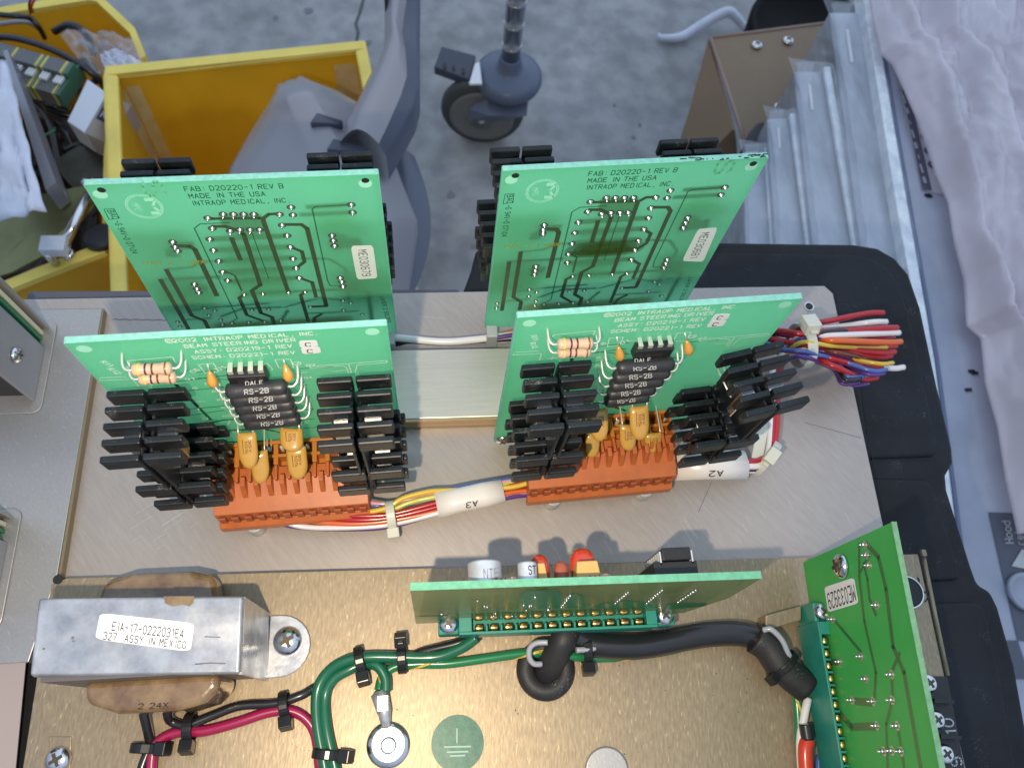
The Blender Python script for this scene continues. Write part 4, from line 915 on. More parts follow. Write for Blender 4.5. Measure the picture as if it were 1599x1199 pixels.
# its parts stand on the far side: cans, discs, chip
def cback(px, py, d):   # point d behind the card
    n_ = Vector((-slp, 1, -.045)).normalized(); return on_plane(px, py, cp_(.045, .03)+n_*(d+.0016), n_)
nb_ = Vector((-slp, 1, 0)).normalized()
c_ = cback(758, 905, .002); c_.z -= .004
def zfit(px, py, yv):
    d = ray(px, py); return C0+d*((yv-C0.y)/d.y)
yb_ = cy(.01, .075)+.0016
def can(px0, px1, pytop, pybot, z, name, m_='can'):
    a_ = at(px0, pytop, z); b_ = at(px1, pytop, z); r_ = (b_-a_).length/2; L_ = a_.y-yb_
    c_ = (a_+b_)/2; mb = MB(); o_ = Vector((c_.x, yb_+.0003, z-r_*.55))
    L_ = c_.y-yb_
    mb.lathe(o_, Y, [(r_*1.06, 0), (r_*1.06, .0008), (r_, .0012), (r_, L_-.0006), (r_*.93, L_)], 30)
    return mb.build(name, m_, cc1), o_, r_, L_
k1, o1, r1, L1 = can(731, 784, 877, 912, .074, 'can_transistor')
mb = MB(); mb.text('NTE', o1+Vector((-.0006, L1*.28, r1*1.01)), o1+Vector((.0040, L1*.28, r1*.93)), Y*.0028); mb.build('lettering', mat('grey_mark', (.22, .24, .28), .5), k1)
k2, o2, r2, L2_ = can(809, 839, 879, 910, .074, 'can_transistor')
mb = MB(); mb.text('ST', o2+Vector((.0001, L2_*.42, r2*1.015)), o2+Vector((.0024, L2_*.42, r2*.9)), Y*.0026); mb.build('lettering', 'ink', k2)
def disc(px0, px1, pytop, z, m_, thick=.0035):
    a_ = at(px0, pytop+12, z); b_ = at(px1, pytop+12, z); w = (b_-a_).length/2; yt = at((px0+px1)/2, pytop, z).y
    c_ = (a_+b_)/2; h = (yt-yb_)/2
    mb = MB(); mb.ell(Vector((c_.x, yb_+h, z)), (X*w, Y*h, Z*thick), 18, 10, .85); return mb.build('disc_capacitor', m_, cc1)
disc(826, 858, 866, .064, 'redcap'); disc(865, 888, 876, .066, 'browncap', .002); disc(888, 930, 856, .063, 'redcap')
a_ = at(838, 881, .067); b_ = at(850, 881, .067)
mb = MB(); mb.hexa([Vector((a_.x, yb_, .060)), Vector((b_.x+.001, yb_, .060)), Vector((b_.x, a_.y, .060)), Vector((a_.x, a_.y, .060)), Vector((a_.x, yb_, .069)), Vector((b_.x+.001, yb_, .069)), Vector((b_.x, a_.y, .069)), Vector((a_.x, a_.y, .069))]); mb.build('box_capacitor', 'boxcap', cc1, bevel=.0004)
a_ = at(900, 878, .070); b_ = at(932, 878, .070)
mb = MB(); mb.hexa([Vector((a_.x-.001, yb_, .062)), Vector((b_.x+.001, yb_, .062)), Vector((b_.x, a_.y, .062)), Vector((a_.x, a_.y, .062)), Vector((a_.x-.001, yb_, .072)), Vector((b_.x+.001, yb_, .072)), Vector((b_.x, a_.y, .072)), Vector((a_.x, a_.y, .072))]); mb.build('box_capacitor', 'boxcap', cc1, bevel=.0005)
def axial(parent, A, B, r, bodym, bands, lead_down, name='resistor', leadr=.0003, legs=True, dog=True):
    """axial resistor from A to B; lead_down = vector from body end to board"""
    A, B = Vector(A), Vector(B); u = (B-A).normalized(); L = (B-A).length
    mb = MB(); prof = [(r*.45, 0), (r*.85, L*.03), (r, L*.09), (r*1.0, L*.20)] + ([(r*.86, L*.27), (r*.86, L*.73)] if dog else []) + [(r*1.0, L*.80), (r, L*.91), (r*.85, L*.97), (r*.45, L)]
    mb.lathe(A, u, prof, 18); o = mb.build(name, bodym, parent)
    for f_, m_ in bands:
        rr = r*(.89 if dog and .25 < f_ < .75 else 1.02); mb = MB(); mb.lathe(A+u*(L*f_-L*.022), u, [(rr, 0), (rr, L*.05)], 18); mb.build('colour_band', m_, o)
    if legs:
        e = lead_down.length*.62
        for P_, s_ in ((A, -1), (B, 1)):
            mb = MB(); mb.tube(spline([P_, P_+u*s_*e*.45, P_+u*s_*e*.8+lead_down*.3, P_+u*s_*e*.85+lead_down*1.05], 5), leadr, 7); mb.build('lead', 'lead', o)
    return o
zA = .078
axial(cc1, at(767, 910, zA)+Y*.0002, at(808, 907, zA)+Y*.0002, .0011, 'redbody', [(.2, 'band_k'), (.4, 'band_k'), (.55, 'band_r'), (.8, 'white')], Vector((0, -.001, -.001)))
axial(cc1, at(914, 905, zA)+Y*.0002, at(952, 901, zA)+Y*.0002, .0010, 'redbody', [(.2, 'band_p'), (.4, 'band_r'), (.6, 'band_r')], Vector((0, -.001, -.001)))
# dip chip in socket on the far side
z_ = .064
a_ = at(1023, 900, z_); b_ = at(1091, 897, z_); t0 = at(1032, 878, z_); t1 = at(1088, 877, z_)
def bxy(mb, x0, x1, y0, y1, z0, z1): mb.hexa([Vector((x0, y0, z0)), Vector((x1, y0, z0)), Vector((x1, y1, z0)), Vector((x0, y1, z0)), Vector((x0, y0, z1)), Vector((x1, y0, z1)), Vector((x1, y1, z1)), Vector((x0, y1, z1))])
mb = MB(); bxy(mb, a_.x, b_.x, yb_, t0.y, .040, .0645); so = mb.build('chip_socket', 'blackplastic', cc1, bevel=.0003)
tt = at(1032, 857, z_); t2_ = at(1076, 857, z_)
mb = MB(); bxy(mb, tt.x, t2_.x, t0.y+.0002, tt.y, .040, .0655); cu_ = mb.build('chip', 'blackplastic', cc1, bevel=.0004)
for k in range(8):
    for xs in (tt.x-.0006, t2_.x+.0006):
        mb = MB(); bxy(mb, xs-.00025, xs+.00025, t0.y-.001, t0.y+.0035, .0635-k*.0028, .0645-k*.0028); mb.build('pin', 'lead', cu_)

# ---- right hand card (plane across the view)
rc = thing('right_card', (.15, .0, .03), 'green circuit board standing on edge at the right with a white serial label', 'circuit board')
e0 = at(1392, 816, .085); e1 = at(1470, 1215, .085); ud = (e1-e0).normalized()
nr_ = Z.cross(ud).normalized()
if nr_.x > 0: nr_ = -nr_
f0 = e0-Z*.0; Lc = .10
def rcp(d, z, w=0): q = e0+ud*d+nr_*(w+.0); return Vector((q.x, q.y, z))
rear_bot = .016
pts = [rcp(0, .085), rcp(Lc, .085), rcp(Lc, .016), rcp(-.0, .016)]
mb = MB(); mb.prism(pts, -nr_*.0016); mb.build('panel', 'pcb2', rc)
mb = MB(); mb.prism([rcp(-.0002, .0852, .0001), rcp(Lc, .0852, .0001), rcp(Lc, .0852, -.0017), rcp(-.0002, .0852, -.0017)], (0, 0, .0002))
mb.build('cut_edge', 'pcb2edge', rc)
def rpx(px, py, w=0): return on_plane(px, py, e0+nr_*w, nr_)
def ribbon(pts, w, nrm):
    mb = MB()
    for i in range(len(pts)-1):
        d = (pts[i+1]-pts[i]); d.normalize(); s_ = d.cross(nrm).normalized()*w/2
        mb.add([pts[i]-s_-d*w*.3, pts[i]+s_-d*w*.3, pts[i+1]+s_+d*w*.3, pts[i+1]-s_+d*w*.3], [(0, 1, 2, 3)])
    return mb
for k, (lst, w) in enumerate([([(1352, 848), (1372, 870), (1384, 920), (1395, 1010), (1412, 1050), (1438, 1199)], .0020), ([(1349, 880), (1355, 905), (1358, 935), (1368, 960)], .0014),
                 ([(1342, 850), (1342, 900), (1350, 970), (1368, 1050), (1366, 1090)], .0015), ([(1303, 968), (1345, 1018)], .0014), ([(1296, 1034), (1312, 1034)], .0022), ([(1337, 1095), (1360, 1097)], .0025),
                 ([(1309, 1110), (1330, 1135), (1370, 1134)], .0025), ([(1405, 1020), (1392, 1050)], .0013), ([(1393, 1060), (1394, 1090)], .0012), ([(1392, 1100), (1384, 1130), (1386, 1199)], .0012), ([(1402, 1135), (1412, 1199)], .0012), ([(1360, 865), (1350, 880), (1341, 900)], .001)]):
    mb = ribbon([rpx(*q, .00008+.00001*k) for q in lst], w, nr_); mb.build('trace', 'pcb2trace', rc)
for (px, py) in [(1351, 851), (1354, 867), (1358, 883), (1370, 945), (1301, 967), (1312, 1033), (1345, 1025), (1353, 1060), (1393, 1053), (1331, 1093), (1364, 1095), (1394, 1093), (1370, 1133), (1402, 1133), (1381, 1173), (1394, 1172), (1408, 1173)]:
    q = rpx(px, py, .0001); mb = MB(); mb.lathe(q, nr_, [(.0015, 0), (.0015, .0001)], 14); pd = mb.build('pad', mat('pad_tin', (.50, .48, .36), .35, .6), rc)
    mb = MB(); mb.ell(q+nr_*.0005, (nr_*.0011, ud*.0009, Z*.0010), 10, 8); mb.tube([q, q+nr_*.0022], .00035, 6); mb.build('solder_joint', 'solder', pd)
screw(rc, rpx(1316, 884, .0002), .0046, nr_, ang=.2)
lb_ = [rpx(1288, 917, .0002), rpx(1334, 902, .0002), rpx(1341, 942, .0002), rpx(1294, 956, .0002)]
lo_ = sticker(rc, lb_, rad=.1)
PEN[0] = .66; mb = MB(); mb.text('ME033929', rpx(1333, 913, .0005), rpx(1292, 928, .0005), rpx(1337, 937, .0005)-rpx(1333, 913, .0005)); mb.build('lettering', 'ink', lo_)
PEN[0] = .92; mb = MB(); mb.prism([rcp(.0, .0845, -.0018), rcp(.012, .0845, -.0018), rcp(.012, .060, -.0018), rcp(0, .060, -.0018)], -nr_*.004)
# ---- terminal block at the lower right
tbk = thing('barrier_strip', at(1450, 1130, 0), 'black screw terminal strip numbered 10 and 9 beside the right hand board', 'terminal block')
z = .010
mb = MB(); mb.prism([at(1395, 1054, z), at(1480, 1056, z), at(1515, 1240, z), at(1400, 1240, z)], (0, 0, -.012)); mb.build('body', 'blackplastic', tbk, bevel=.0004)
for k, (px, py) in enumerate(((1455, 1070), (1467, 1127), (1481, 1180))): screw(tbk, at(px-6, py-3, z+.0006), .0036, Z)
mb = MB()
for (a, b, c2_, d2) in ((1452, 1091, 1483, 1096), (1462, 1146, 1494, 1151)): mb.prism([at(a, b, z), at(c2_, b+3, z), at(c2_, d2+3, z), at(a, d2+2, z)], (0, 0, .0035))
mb.build('divider', 'blackplastic', tbk)
mb = MB(); mb.text('10', at(1495, 1147, z+.0003), at(1487, 1122, z+.0003), at(1476, 1148, z+.0003)-at(1492, 1147, z+.0003)); mb.text('9', at(1503, 1194, z+.0003), at(1500, 1182, z+.0003), at(1487, 1196, z+.0003)-at(1503, 1194, z+.0003)); mb.build('lettering', 'greyprint', tbk)

# ================================================================== BEAM STEERING DRIVER BOARDS
class Board:
    W = 91.; H = 114.
    def __init__(s, TL, TR, dl=(0, 0), dr=(0, 0), zb=.006):
        s.c = [at(*TL, .12), at(*TR, .12)]
        s.b = [Vector((s.c[0].x+dl[0], s.c[0].y+dl[1], zb)), Vector((s.c[1].x+dr[0], s.c[1].y+dr[1], zb))]
        s.u = (s.c[1]-s.c[0]).normalized()
        s.n = (s.c[0]-s.b[0]).cross(s.u).normalized()
        if s.n.y > 0: s.n = -s.n          # towards the viewer
    def P(s, u, v, w=0.):
        """u,v,w in millimetres: across, down, out of the board towards the viewer"""
        a = u/s.W; b = v/s.H
        return s.c[0].lerp(s.c[1], a).lerp(s.b[0].lerp(s.b[1], a), b)+s.n*(w*.001)
    def uv(s, px, py, w=0.):
        q = on_plane(px, py, s.c[0]+s.n*(w*.001), s.n)
        u, v = 45., 50.
        for _ in range(12):
            r0 = s.P(u, v, w); e = q-r0
            du = s.P(u+1, v, w)-r0; dv = s.P(u, v+1, w)-r0
            a11, a12, a22 = du.dot(du), du.dot(dv), dv.dot(dv); b1, b2 = du.dot(e), dv.dot(e); dt = a11*a22-a12*a12
            u += (b1*a22-b2*a12)/dt; v += (b2*a11-b1*a12)/dt
        return u, v
FL = Board((101, 537), (604, 509), dl=(-.0035, 0), dr=(0, -.001)); FR = Board((809, 497), (1253, 467))
RL = Board((132, 290), (591, 273), dl=(-.0035, 0)); RR = Board((786, 268), (1200, 247), dl=(0, .001))

def board_base(B, t, drill=True):
    pts = [B.P(0, 0), B.P(B.W, 0), B.P(B.W, B.H), B.P(0, B.H)]
    mb = MB(); mb.prism(pts, -B.n*.0020); o = mb.build('panel', 'pcb', t)
    mb = MB(); q = [B.P(0, -.05, .05), B.P(B.W, -.05, .05), B.P(B.W, -.05, -2.05), B.P(0, -.05, -2.05)]
    mb.prism(q, (0, 0, .0002)); mb.build('cut_edge', 'pcbedge', t)
    mb = MB(); mb.prism([B.P(-.05, 0, .03), B.P(-.05, B.H, .03), B.P(-.05, B.H, -2.03), B.P(-.05, 0, -2.03)], -B.u*.00015); mb.build('side_edge', 'pcbedge', t); mb = MB(); mb.prism([B.P(B.W+.05, 0, .03), B.P(B.W+.05, B.H, .03), B.P(B.W+.05, B.H, -2.03), B.P(B.W+.05, 0, -2.03)], B.u*.00015); mb.build('side_edge', 'pcbedge', t)
    return o
def btext(mb, B, s, p0, p1, cap, w=.15, space=1.05):
    """silkscreen between board points p0,p1 (uv mm), cap height mm"""
    A = B.P(*p0, w); E = B.P(*p1, w); du, dv = p1[0]-p0[0], p1[1]-p0[1]; l = math.hypot(du, dv)
    nu, nv = dv/l, -du/l          # 'up' on the board (towards smaller v when reading left to right)
    mb.text(s, A, E, B.P(p0[0]+nu*cap, p0[1]+nv*cap, w)-A, space=space)
def brib(mb, B, pts, wmm, w=.06):
    for i in range(len(pts)-1):
        (a, b), (c, d) = pts[i], pts[i+1]; l = math.hypot(c-a, d-b) or 1; ex, ey = (c-a)/l, (d-b)/l; k = wmm/2; e = k*.4
        mb.add([B.P(a-ex*e-ey*k, b-ey*e+ex*k, w), B.P(a-ex*e+ey*k, b-ey*e-ex*k, w), B.P(c+ex*e+ey*k, d+ey*e-ex*k, w), B.P(c+ex*e-ey*k, d+ey*e+ex*k, w)], [(0, 1, 2, 3)])
def heat_sink(B, t, uc, side, yaw=0., lower=False, lean=0., dx=0.):
    """black finger heat sink clipped on a power transistor; side=+1 viewer side, -1 far side"""
    n = B.n*side; ax = rot2(B.u, yaw); dp = rot2(n, yaw)
    base = B.P(uc, 0, 0); base = Vector((base.x, base.y, 0))+ax*dx
    if side < 0: base = base+n*.0016
    levels = [.0925] if not lower else [.0610, .0515, .0425]
    ztop = .0955 if not lower else .0630; zbot = .0640 if not lower else .0405
    def at_(x, d, z): return base+ax*x+dp*d+Z*z+ax*(lean*(z-.05))
    rows = [.0058, .0111, .0164, .0217, .0270]
    mb = MB()
    for s_ in (-1, 1):
        for z0 in levels:
            for k, d in enumerate(rows):
                ln = .0113 if not lower else .0118
                c_ = at_(s_*(ln/2+.0005)+(.0016 if z0 == .0515 else 0), d-(.0022 if z0 == .0515 else 0), z0)
                mb.obox(c_, ax, dp, Z, ln, .0023, .0074)
        zc = (ztop+zbot)/2-.002
        mb.obox(at_(s_*.0014, .0158, zc), ax, dp, Z, .0011, .0245, (ztop-zbot)-.003)
        if lower: mb.obox(at_(s_*.0014, .0158, .052), ax, dp, Z, .0011, .0245, .018)
    o = mb.build('heat_sink', 'blackmetal', t, bevel=.0008)
    mb = MB()
    c_ = at_(-.0048 if not lower else .0048, .0190, ztop-.0100)
    mb.obox(at_(-.0050, .0192, ztop-.0125), ax, dp, Z, .0050, .0036, .0150); mb.obox(at_(.0052, .0192, ztop-.0125), ax, dp, Z, .0058, .0036, .0150); mb.lathe(at_(.0052, .0235, ztop-.011), dp, [(.0038, 0), (.0038, .0006)], 18)
    mb.build('transistor', 'steel', o, bevel=.0006)
    mb = MB()
    for k in (-1, 0, 1): mb.tube([at_(k*.0024, .013, zbot+.008), at_(k*.0024, .004, zbot+.007), at_(k*.0024, -.0005, zbot+.007)], .0004, 6)
    mb.build('transistor_legs', 'lead', o)
    return o

# ---- solder side layout, measured on the left rear board
pads = [(325, 341), (349, 335), (365, 335), (381, 335), (397, 335), (332, 357), (360, 361), (375, 359), (391, 359), (328, 374), (334, 391), (342, 408), (348, 425), (356, 438), (270, 378), (274, 386), (278, 392), (304, 444), (308, 451), (311, 457),
        (455, 324), (458, 336), (437, 335), (441, 352), (406, 359), (449, 368), (454, 386), (458, 404), (463, 419), (468, 434), (549, 320), (551, 332), (519, 368), (521, 376), (523, 384), (532, 434), (534, 440), (536, 447), (382, 460), (411, 459), (451, 457), (477, 456),
        (536, 469), (548, 473), (320, 481), (336, 485), (327, 492), (278, 503), (282, 510), (345, 499), (348, 506), (363, 504), (389, 503), (414, 502), (394, 484), (420, 483), (439, 500), (537, 484), (566, 491), (485, 479)]
small = set(range(38, 60))
traces = [([(325, 341), (333, 342), (405, 341), (412, 341), (420, 335), (437, 334)], 1.5), ([(410, 340), (451, 457)], 1.7), ([(332, 354), (352, 354), (372, 360), (381, 366), (407, 445), (394, 454), (408, 489), (425, 495), (429, 506)], 1.7),
          ([(362, 372), (376, 406)], 1.7), ([(441, 351), (471, 351), (480, 357), (510, 478), (485, 479)], 1.7), ([(454, 386), (472, 393), (476, 409), (463, 419)], 1.5), ([(468, 434), (488, 441), (494, 464)], 1.5),
          ([(477, 456), (470, 461), (482, 502)], 1.5), ([(275, 384), (297, 385), (305, 390), (339, 462)], 1.9), ([(260, 421), (300, 493), (320, 501), (326, 513)], 1.7), ([(251, 437), (295, 514)], 1.7),
          ([(359, 348), (313, 350), (304, 357), (371, 497), (363, 503)], .45), ([(549, 320), (493, 323), (488, 327), (512, 438), (516, 446), (534, 446)], .45), ([(394, 364), (420, 435)], .35),
          ([(352, 424), (367, 430), (378, 454)], .7), ([(383, 460), (374, 465), (386, 492), (414, 502)], 1.5), ([(489, 510), (492, 496), (503, 490)], 1.5)]
def rear_board(B, label, serial, lab_px, scuff=False):
    t = thing('circuit_board', B.P(B.W/2, B.H, 0), label, 'circuit board', 'mint green beam steering driver boards')
    pan = board_base(B, t)
    uvp = [RL.uv(*q) for q in pads]
    for i, (u, v) in enumerate(uvp):
        k = .6 if i in small else .85
        q = B.P(u, v, .10); mb = MB(); mb.k = 1; mb.lathe(q, B.n, [(.00175*k, 0), (.0017*k, .00003)], 14); mb.k = 0; mb.lathe(q, B.n, [(.0012*k, 0), (.0011*k, .00015), (.0006*k, .0008*k), (.0004*k, .0012*k), (.0004*k, (.0021 if i in (1, 2, 3, 4, 6, 7, 8, 24) else .0015)*k)], 10)
        mb.build('solder_joint', ['solder', 'trace'], t)
    for k, (lst, w) in enumerate(traces):
        mb = MB(); brib(mb, B, [RL.uv(*q) for q in lst], w, .05+.004*k); mb.build('trace', 'trace' if w > .5 else 'trace2', t)
    mb = MB()
    btext(mb, B, 'FAB: D20220-1 REV B', RL.uv(290, 299), RL.uv(443, 294), 2.3); btext(mb, B, 'MADE IN THE USA', RL.uv(297, 310), RL.uv(415, 306), 2.3)
    btext(mb, B, 'INTRAOP MEDICAL, INC.', RL.uv(301, 321), RL.uv(452, 316), 2.3)
    btext(mb, B, 'BAC', RL.uv(168, 329), RL.uv(177, 342), 1.9); btext(mb, B, '-G 94V-0 07\\04', RL.uv(178, 345), RL.uv(207, 396), 1.9)
    btext(mb, B, 'LAYER 2 SOLDER', RL.uv(594, 463), RL.uv(605, 503), 1.6)
    a = [RL.uv(*q) for q in ((163, 327), (178, 326), (187, 341), (171, 343), (163, 327))]; brib(mb, B, a, .25, .12)
    mb.build('etched_print', 'etch', t)
    # embossed ring logo with an M
    mb = MB(); c_ = RL.uv(226, 323)
    for r_ in (5.6, 5.0):
        brib(mb, B, [(c_[0]+r_*math.cos(a), c_[1]+r_*1.15*math.sin(a)) for a in [k*math.pi/14 for k in range(29)]], .35, .10)
    btext(mb, B, 'M', (c_[0]+1.2, c_[1]-3.6), (c_[0]+1.2, c_[1]+3.6), 3.2, .11); btext(mb, B, 'MPD', (c_[0]-3.4, c_[1]-2), (c_[0]-3.4, c_[1]+2), 2., .11)
    for (px, py) in ((157, 304), (571, 287)):
        q = RL.uv(px, py); mb.lathe(B.P(*q, .08), B.n, [(.0022, 0), (.0022, .00004)], 18)
    mb.build('pale_print', 'faintsilk', t)
    for (px, py) in ((159, 297), (571, 282)): mb = MB(); q = RL.uv(px, py); mb.lathe(B.P(*q, .14), B.n, [(.0013, 0), (.0013, .00004)], 14); mb.build('corner_hole', 'ink', t)
    mb = MB(); btext(mb, B, 'MAR 2 1', RL.uv(226, 414), RL.uv(285, 411), 1.8); btext(mb, B, '2006', RL.uv(298, 414), RL.uv(324, 409), 1.8); btext(mb, B, '2006', RL.uv(300, 412), RL.uv(322, 411), 1.8, .17); mb.build('stamped_date', 'gold_ink', t)
    mb = MB(); s_ = (RL.uv(236, 292) if not scuff else RL.uv(520, 283))
    btext(mb, B, 'S', (s_[0]-2.5, s_[1]-2), (s_[0]-2.5, s_[1]+4.5), 6); mb.build('pencil_mark', mat('pencil', (.16, .60, .37), .5), t)
    l4 = [B.P(*B.uv(*q), .12) for q in lab_px]
    lo_ = sticker(t, l4, rad=.12)
    c = [B.uv(*q) for q in lab_px]
    tl, tr, br_, bl_ = c
    mid0 = (tl[0]*.28+tr[0]*.72, tl[1]*.28+tr[1]*.72); mid0 = (tl[0]+(tr[0]-tl[0])*.30, tl[1]+(tr[1]-tl[1])*.30)
    mid1 = (bl_[0]+(br_[0]-bl_[0])*.30, bl_[1]+(br_[1]-bl_[1])*.30)
    p0 = (mid0[0]+(mid1[0]-mid0[0])*.10, mid0[1]+(mid1[1]-mid0[1])*.12); p1 = (mid0[0]+(mid1[0]-mid0[0])*.9, mid0[1]+(mid1[1]-mid0[1])*.9)
    PEN[0] = .66; mb = MB(); btext(mb, B, serial, p0, p1, 3.0, .27, 1.); PEN[0] = .92; mb.build('lettering', 'ink', lo_)
    # dark strips inside the panel: painted shade of far side parts, plus some traces
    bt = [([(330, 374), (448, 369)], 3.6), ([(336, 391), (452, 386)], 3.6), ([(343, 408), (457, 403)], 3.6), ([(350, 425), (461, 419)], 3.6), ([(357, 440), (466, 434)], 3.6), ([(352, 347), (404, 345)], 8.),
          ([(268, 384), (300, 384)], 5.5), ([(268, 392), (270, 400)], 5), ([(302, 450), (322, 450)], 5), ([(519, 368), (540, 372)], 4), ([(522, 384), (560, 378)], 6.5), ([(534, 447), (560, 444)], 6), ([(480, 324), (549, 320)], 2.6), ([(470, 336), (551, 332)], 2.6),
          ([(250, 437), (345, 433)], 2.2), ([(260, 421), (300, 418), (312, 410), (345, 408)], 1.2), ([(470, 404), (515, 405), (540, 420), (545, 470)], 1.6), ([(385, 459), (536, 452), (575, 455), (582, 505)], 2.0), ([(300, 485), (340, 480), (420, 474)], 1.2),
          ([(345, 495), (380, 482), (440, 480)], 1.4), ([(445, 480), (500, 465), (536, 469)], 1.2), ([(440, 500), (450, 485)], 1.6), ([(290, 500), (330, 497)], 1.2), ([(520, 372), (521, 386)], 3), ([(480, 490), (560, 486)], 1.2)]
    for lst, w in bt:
        m2 = MB(); brib(m2, B, [RL.uv(*q) for q in lst], w*.9, -.45-.004*(w % 1.3)); m2.build('shade_and_trace', 'trace', t)
    # far side: resistors and chip whose shade shows through
    for k in range(5):
        q0 = B.P(32, 38+k*8.2, -4.9); q1 = B.P(52, 38+k*8.2, -4.9); axial(t, q0, q1, .0028, 'rsbody', [], B.n*.003, dog=False)
    for k in range(2):
        q0 = B.P(69, 19+k*5.5, -4.); q1 = B.P(80, 19+k*5.5, -4.); axial(t, q0, q1, .0018, 'resbody', [(.2, 'band_y'), (.4, 'band_p'), (.55, 'band_r')], B.n*.003)
    mb = MB(); c_ = B.P(44, 27, -3.4); mb.obox(c_, B.u, B.n, Z, .0115, .0034, .0064); mb.build('chip', 'blackplastic', t, bevel=.0003)
    mb = MB(); mb.obox(B.P(45, 101, -6.), B.u, B.n, Z, .058, .009, .014); mb.build('connector', 'orange', t, bevel=.0004)
    for uc in (12.0, 76.5):
        heat_sink(B, t, uc, -1); heat_sink(B, t, uc+(2.5 if uc > 40 else -3), -1, lower=True)
    for u in (2.5, 88):
        mb = MB(); q = B.P(u, B.H-4, .0); mb.obox(Vector((q.x, q.y-.0045, .006)), X, Y, Z, .0050, .006, .0115)
        mb.build('standoff', 'greyplastic', t, bevel=.0005)
    return t
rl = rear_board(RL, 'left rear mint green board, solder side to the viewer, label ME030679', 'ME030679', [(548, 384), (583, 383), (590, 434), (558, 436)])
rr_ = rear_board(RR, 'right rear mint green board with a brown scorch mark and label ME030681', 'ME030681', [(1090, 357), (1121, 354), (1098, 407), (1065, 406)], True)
# scorch mark on the right rear board
mb = MB()
for kk, (g, w) in enumerate(((1.0, .20), (.8, .21), (.62, .22))):
    c_ = RR.uv(945, 388); pts = [RR.P(c_[0]+16*g*math.copysign(abs(math.cos(a))**.6, math.cos(a)), c_[1]+5.6*g*math.copysign(abs(math.sin(a))**.8, math.sin(a))+.0*math.cos(a), w) for a in [k*math.pi/16 for k in range(32)]]
    mb.add(pts, [list(range(32))])
mb.build('scorch_mark', mat('scorch', (.055, .10, .005), .4, alpha=.40), rr_)
mb = MB()
for k in range(26):
    u = random.uniform(60, 91); mb.obox(RR.P(u, -.3, random.uniform(-1.4, .1)), RR.u, RR.n, Z, random.uniform(.0004, .002), .0004, .00012)
for k in range(14):
    u = random.uniform(20, 60); mb.obox(RL.P(u, -.3, random.uniform(-1.4, .1)), RL.u, RL.n, Z, random.uniform(.0002, .0006), .0003, .00010) if 0 else None
mb.build('edge_grime', 'ink', rr_)

def ycap(t, B, u, v, w, wid, hgt, tilt=0., yaw=0., text=True, sq=False):
    """dipped mustard capacitor hanging off the board by two wires"""
    wid *= 1.14; hgt *= 1.08
    ax = rot2(B.u, yaw); dn = (-Z*math.cos(tilt)+B.n*math.sin(tilt)).normalized(); th = ax.cross(dn).normalized()
    if th.dot(B.n) < 0: th = -th
    c_ = B.P(u, v, w)
    def pt(a, p):      # a angle round, p along 0..1 from top
        hw = wid*.56*(1.0 if p < .55 else math.sqrt(max(0, 1-((p-.55)/.45)**2)) if not sq else 1.0)
        tk = wid*.26*(.75+.25*p)*(1 if p < .8 else math.sqrt(max(0.0, 1-((p-.8)/.2)**2)))
        if p < .06: hw *= .9+.1*p/.06; tk *= p/.06*.7+.3
        ca, sa = math.cos(a), math.sin(a)
        return c_+ax*(hw*math.copysign(abs(ca)**.75, ca)*.001)+th*(tk*sa*.001)+dn*((p-.5)*hgt*.001)
    mb = MB(); ps = [0, .03, .06, .2, .4, .55, .65, .75, .83, .9, .95, .985, 1.]
    mb.grid(lambda a, b: pt(a*2*math.pi, ps[round(b*12)]), 20, 12); mb.add([pt(k*math.pi/10, 0) for k in range(20)], [list(range(20))])
    o = mb.build('capacitor', 'cap', t)
    if text:
        mb = MB(); f0 = c_+th*(wid*.265*.93*.001)
        mb.text('105', f0+ax*(-wid*.10*.001)-dn*(hgt*.30*.001), f0+ax*(-wid*.10*.001)+dn*(hgt*.02*.001), ax*(wid*.14*.001))
        mb.text('35V', f0+ax*(wid*.12*.001)-dn*(hgt*.30*.001), f0+ax*(wid*.12*.001)+dn*(hgt*.02*.001), ax*(wid*.12*.001))
        a0 = f0+ax*(-wid*.22*.001)-dn*(hgt*.33*.001); a1 = f0+ax*(-wid*.22*.001)+dn*(hgt*.05*.001); mb.tube([a0, a1, a1+ax*wid*.0002], .00009, 4)
        mb.build('lettering', mat('brown_print', (.16, .07, .012), .5), o)
    for s_ in (-1, 1):
        a0 = c_+ax*(s_*wid*.42*.001)-dn*(hgt*.49*.001); e = a0-B.n*(w*.001)+Z*.002
        mb = MB(); mb.tube(spline([a0+dn*.0004, a0+Z*.0015-B.n*.0004, e.lerp(a0, .35)+Z*.0012, e], 5), .00028, 6); mb.build('lead', 'lead', o)
    return o
def drop(t, B, top, body, w=3.):
    u0, v0 = B.uv(*top, .2); u1, v1 = B.uv(*body, w)
    a = B.P(u0, v0, 0); c_ = B.P(u1, v1, w); d = (c_-a).normalized()
    mb = MB(); mb.lathe(c_-d*.0032, d, [(.0003, 0), (.0007, .0008), (.0012, .0020), (.0017, .0036), (.0017, .0046), (.0013, .0057), (.0006, .0063), (.0001, .0064)], 14)
    o = mb.build('drop_capacitor', 'drop', t); mb = MB(); mb.tube([a, c_-d*.003], .00028, 6); mb.build('lead', 'lead', o)

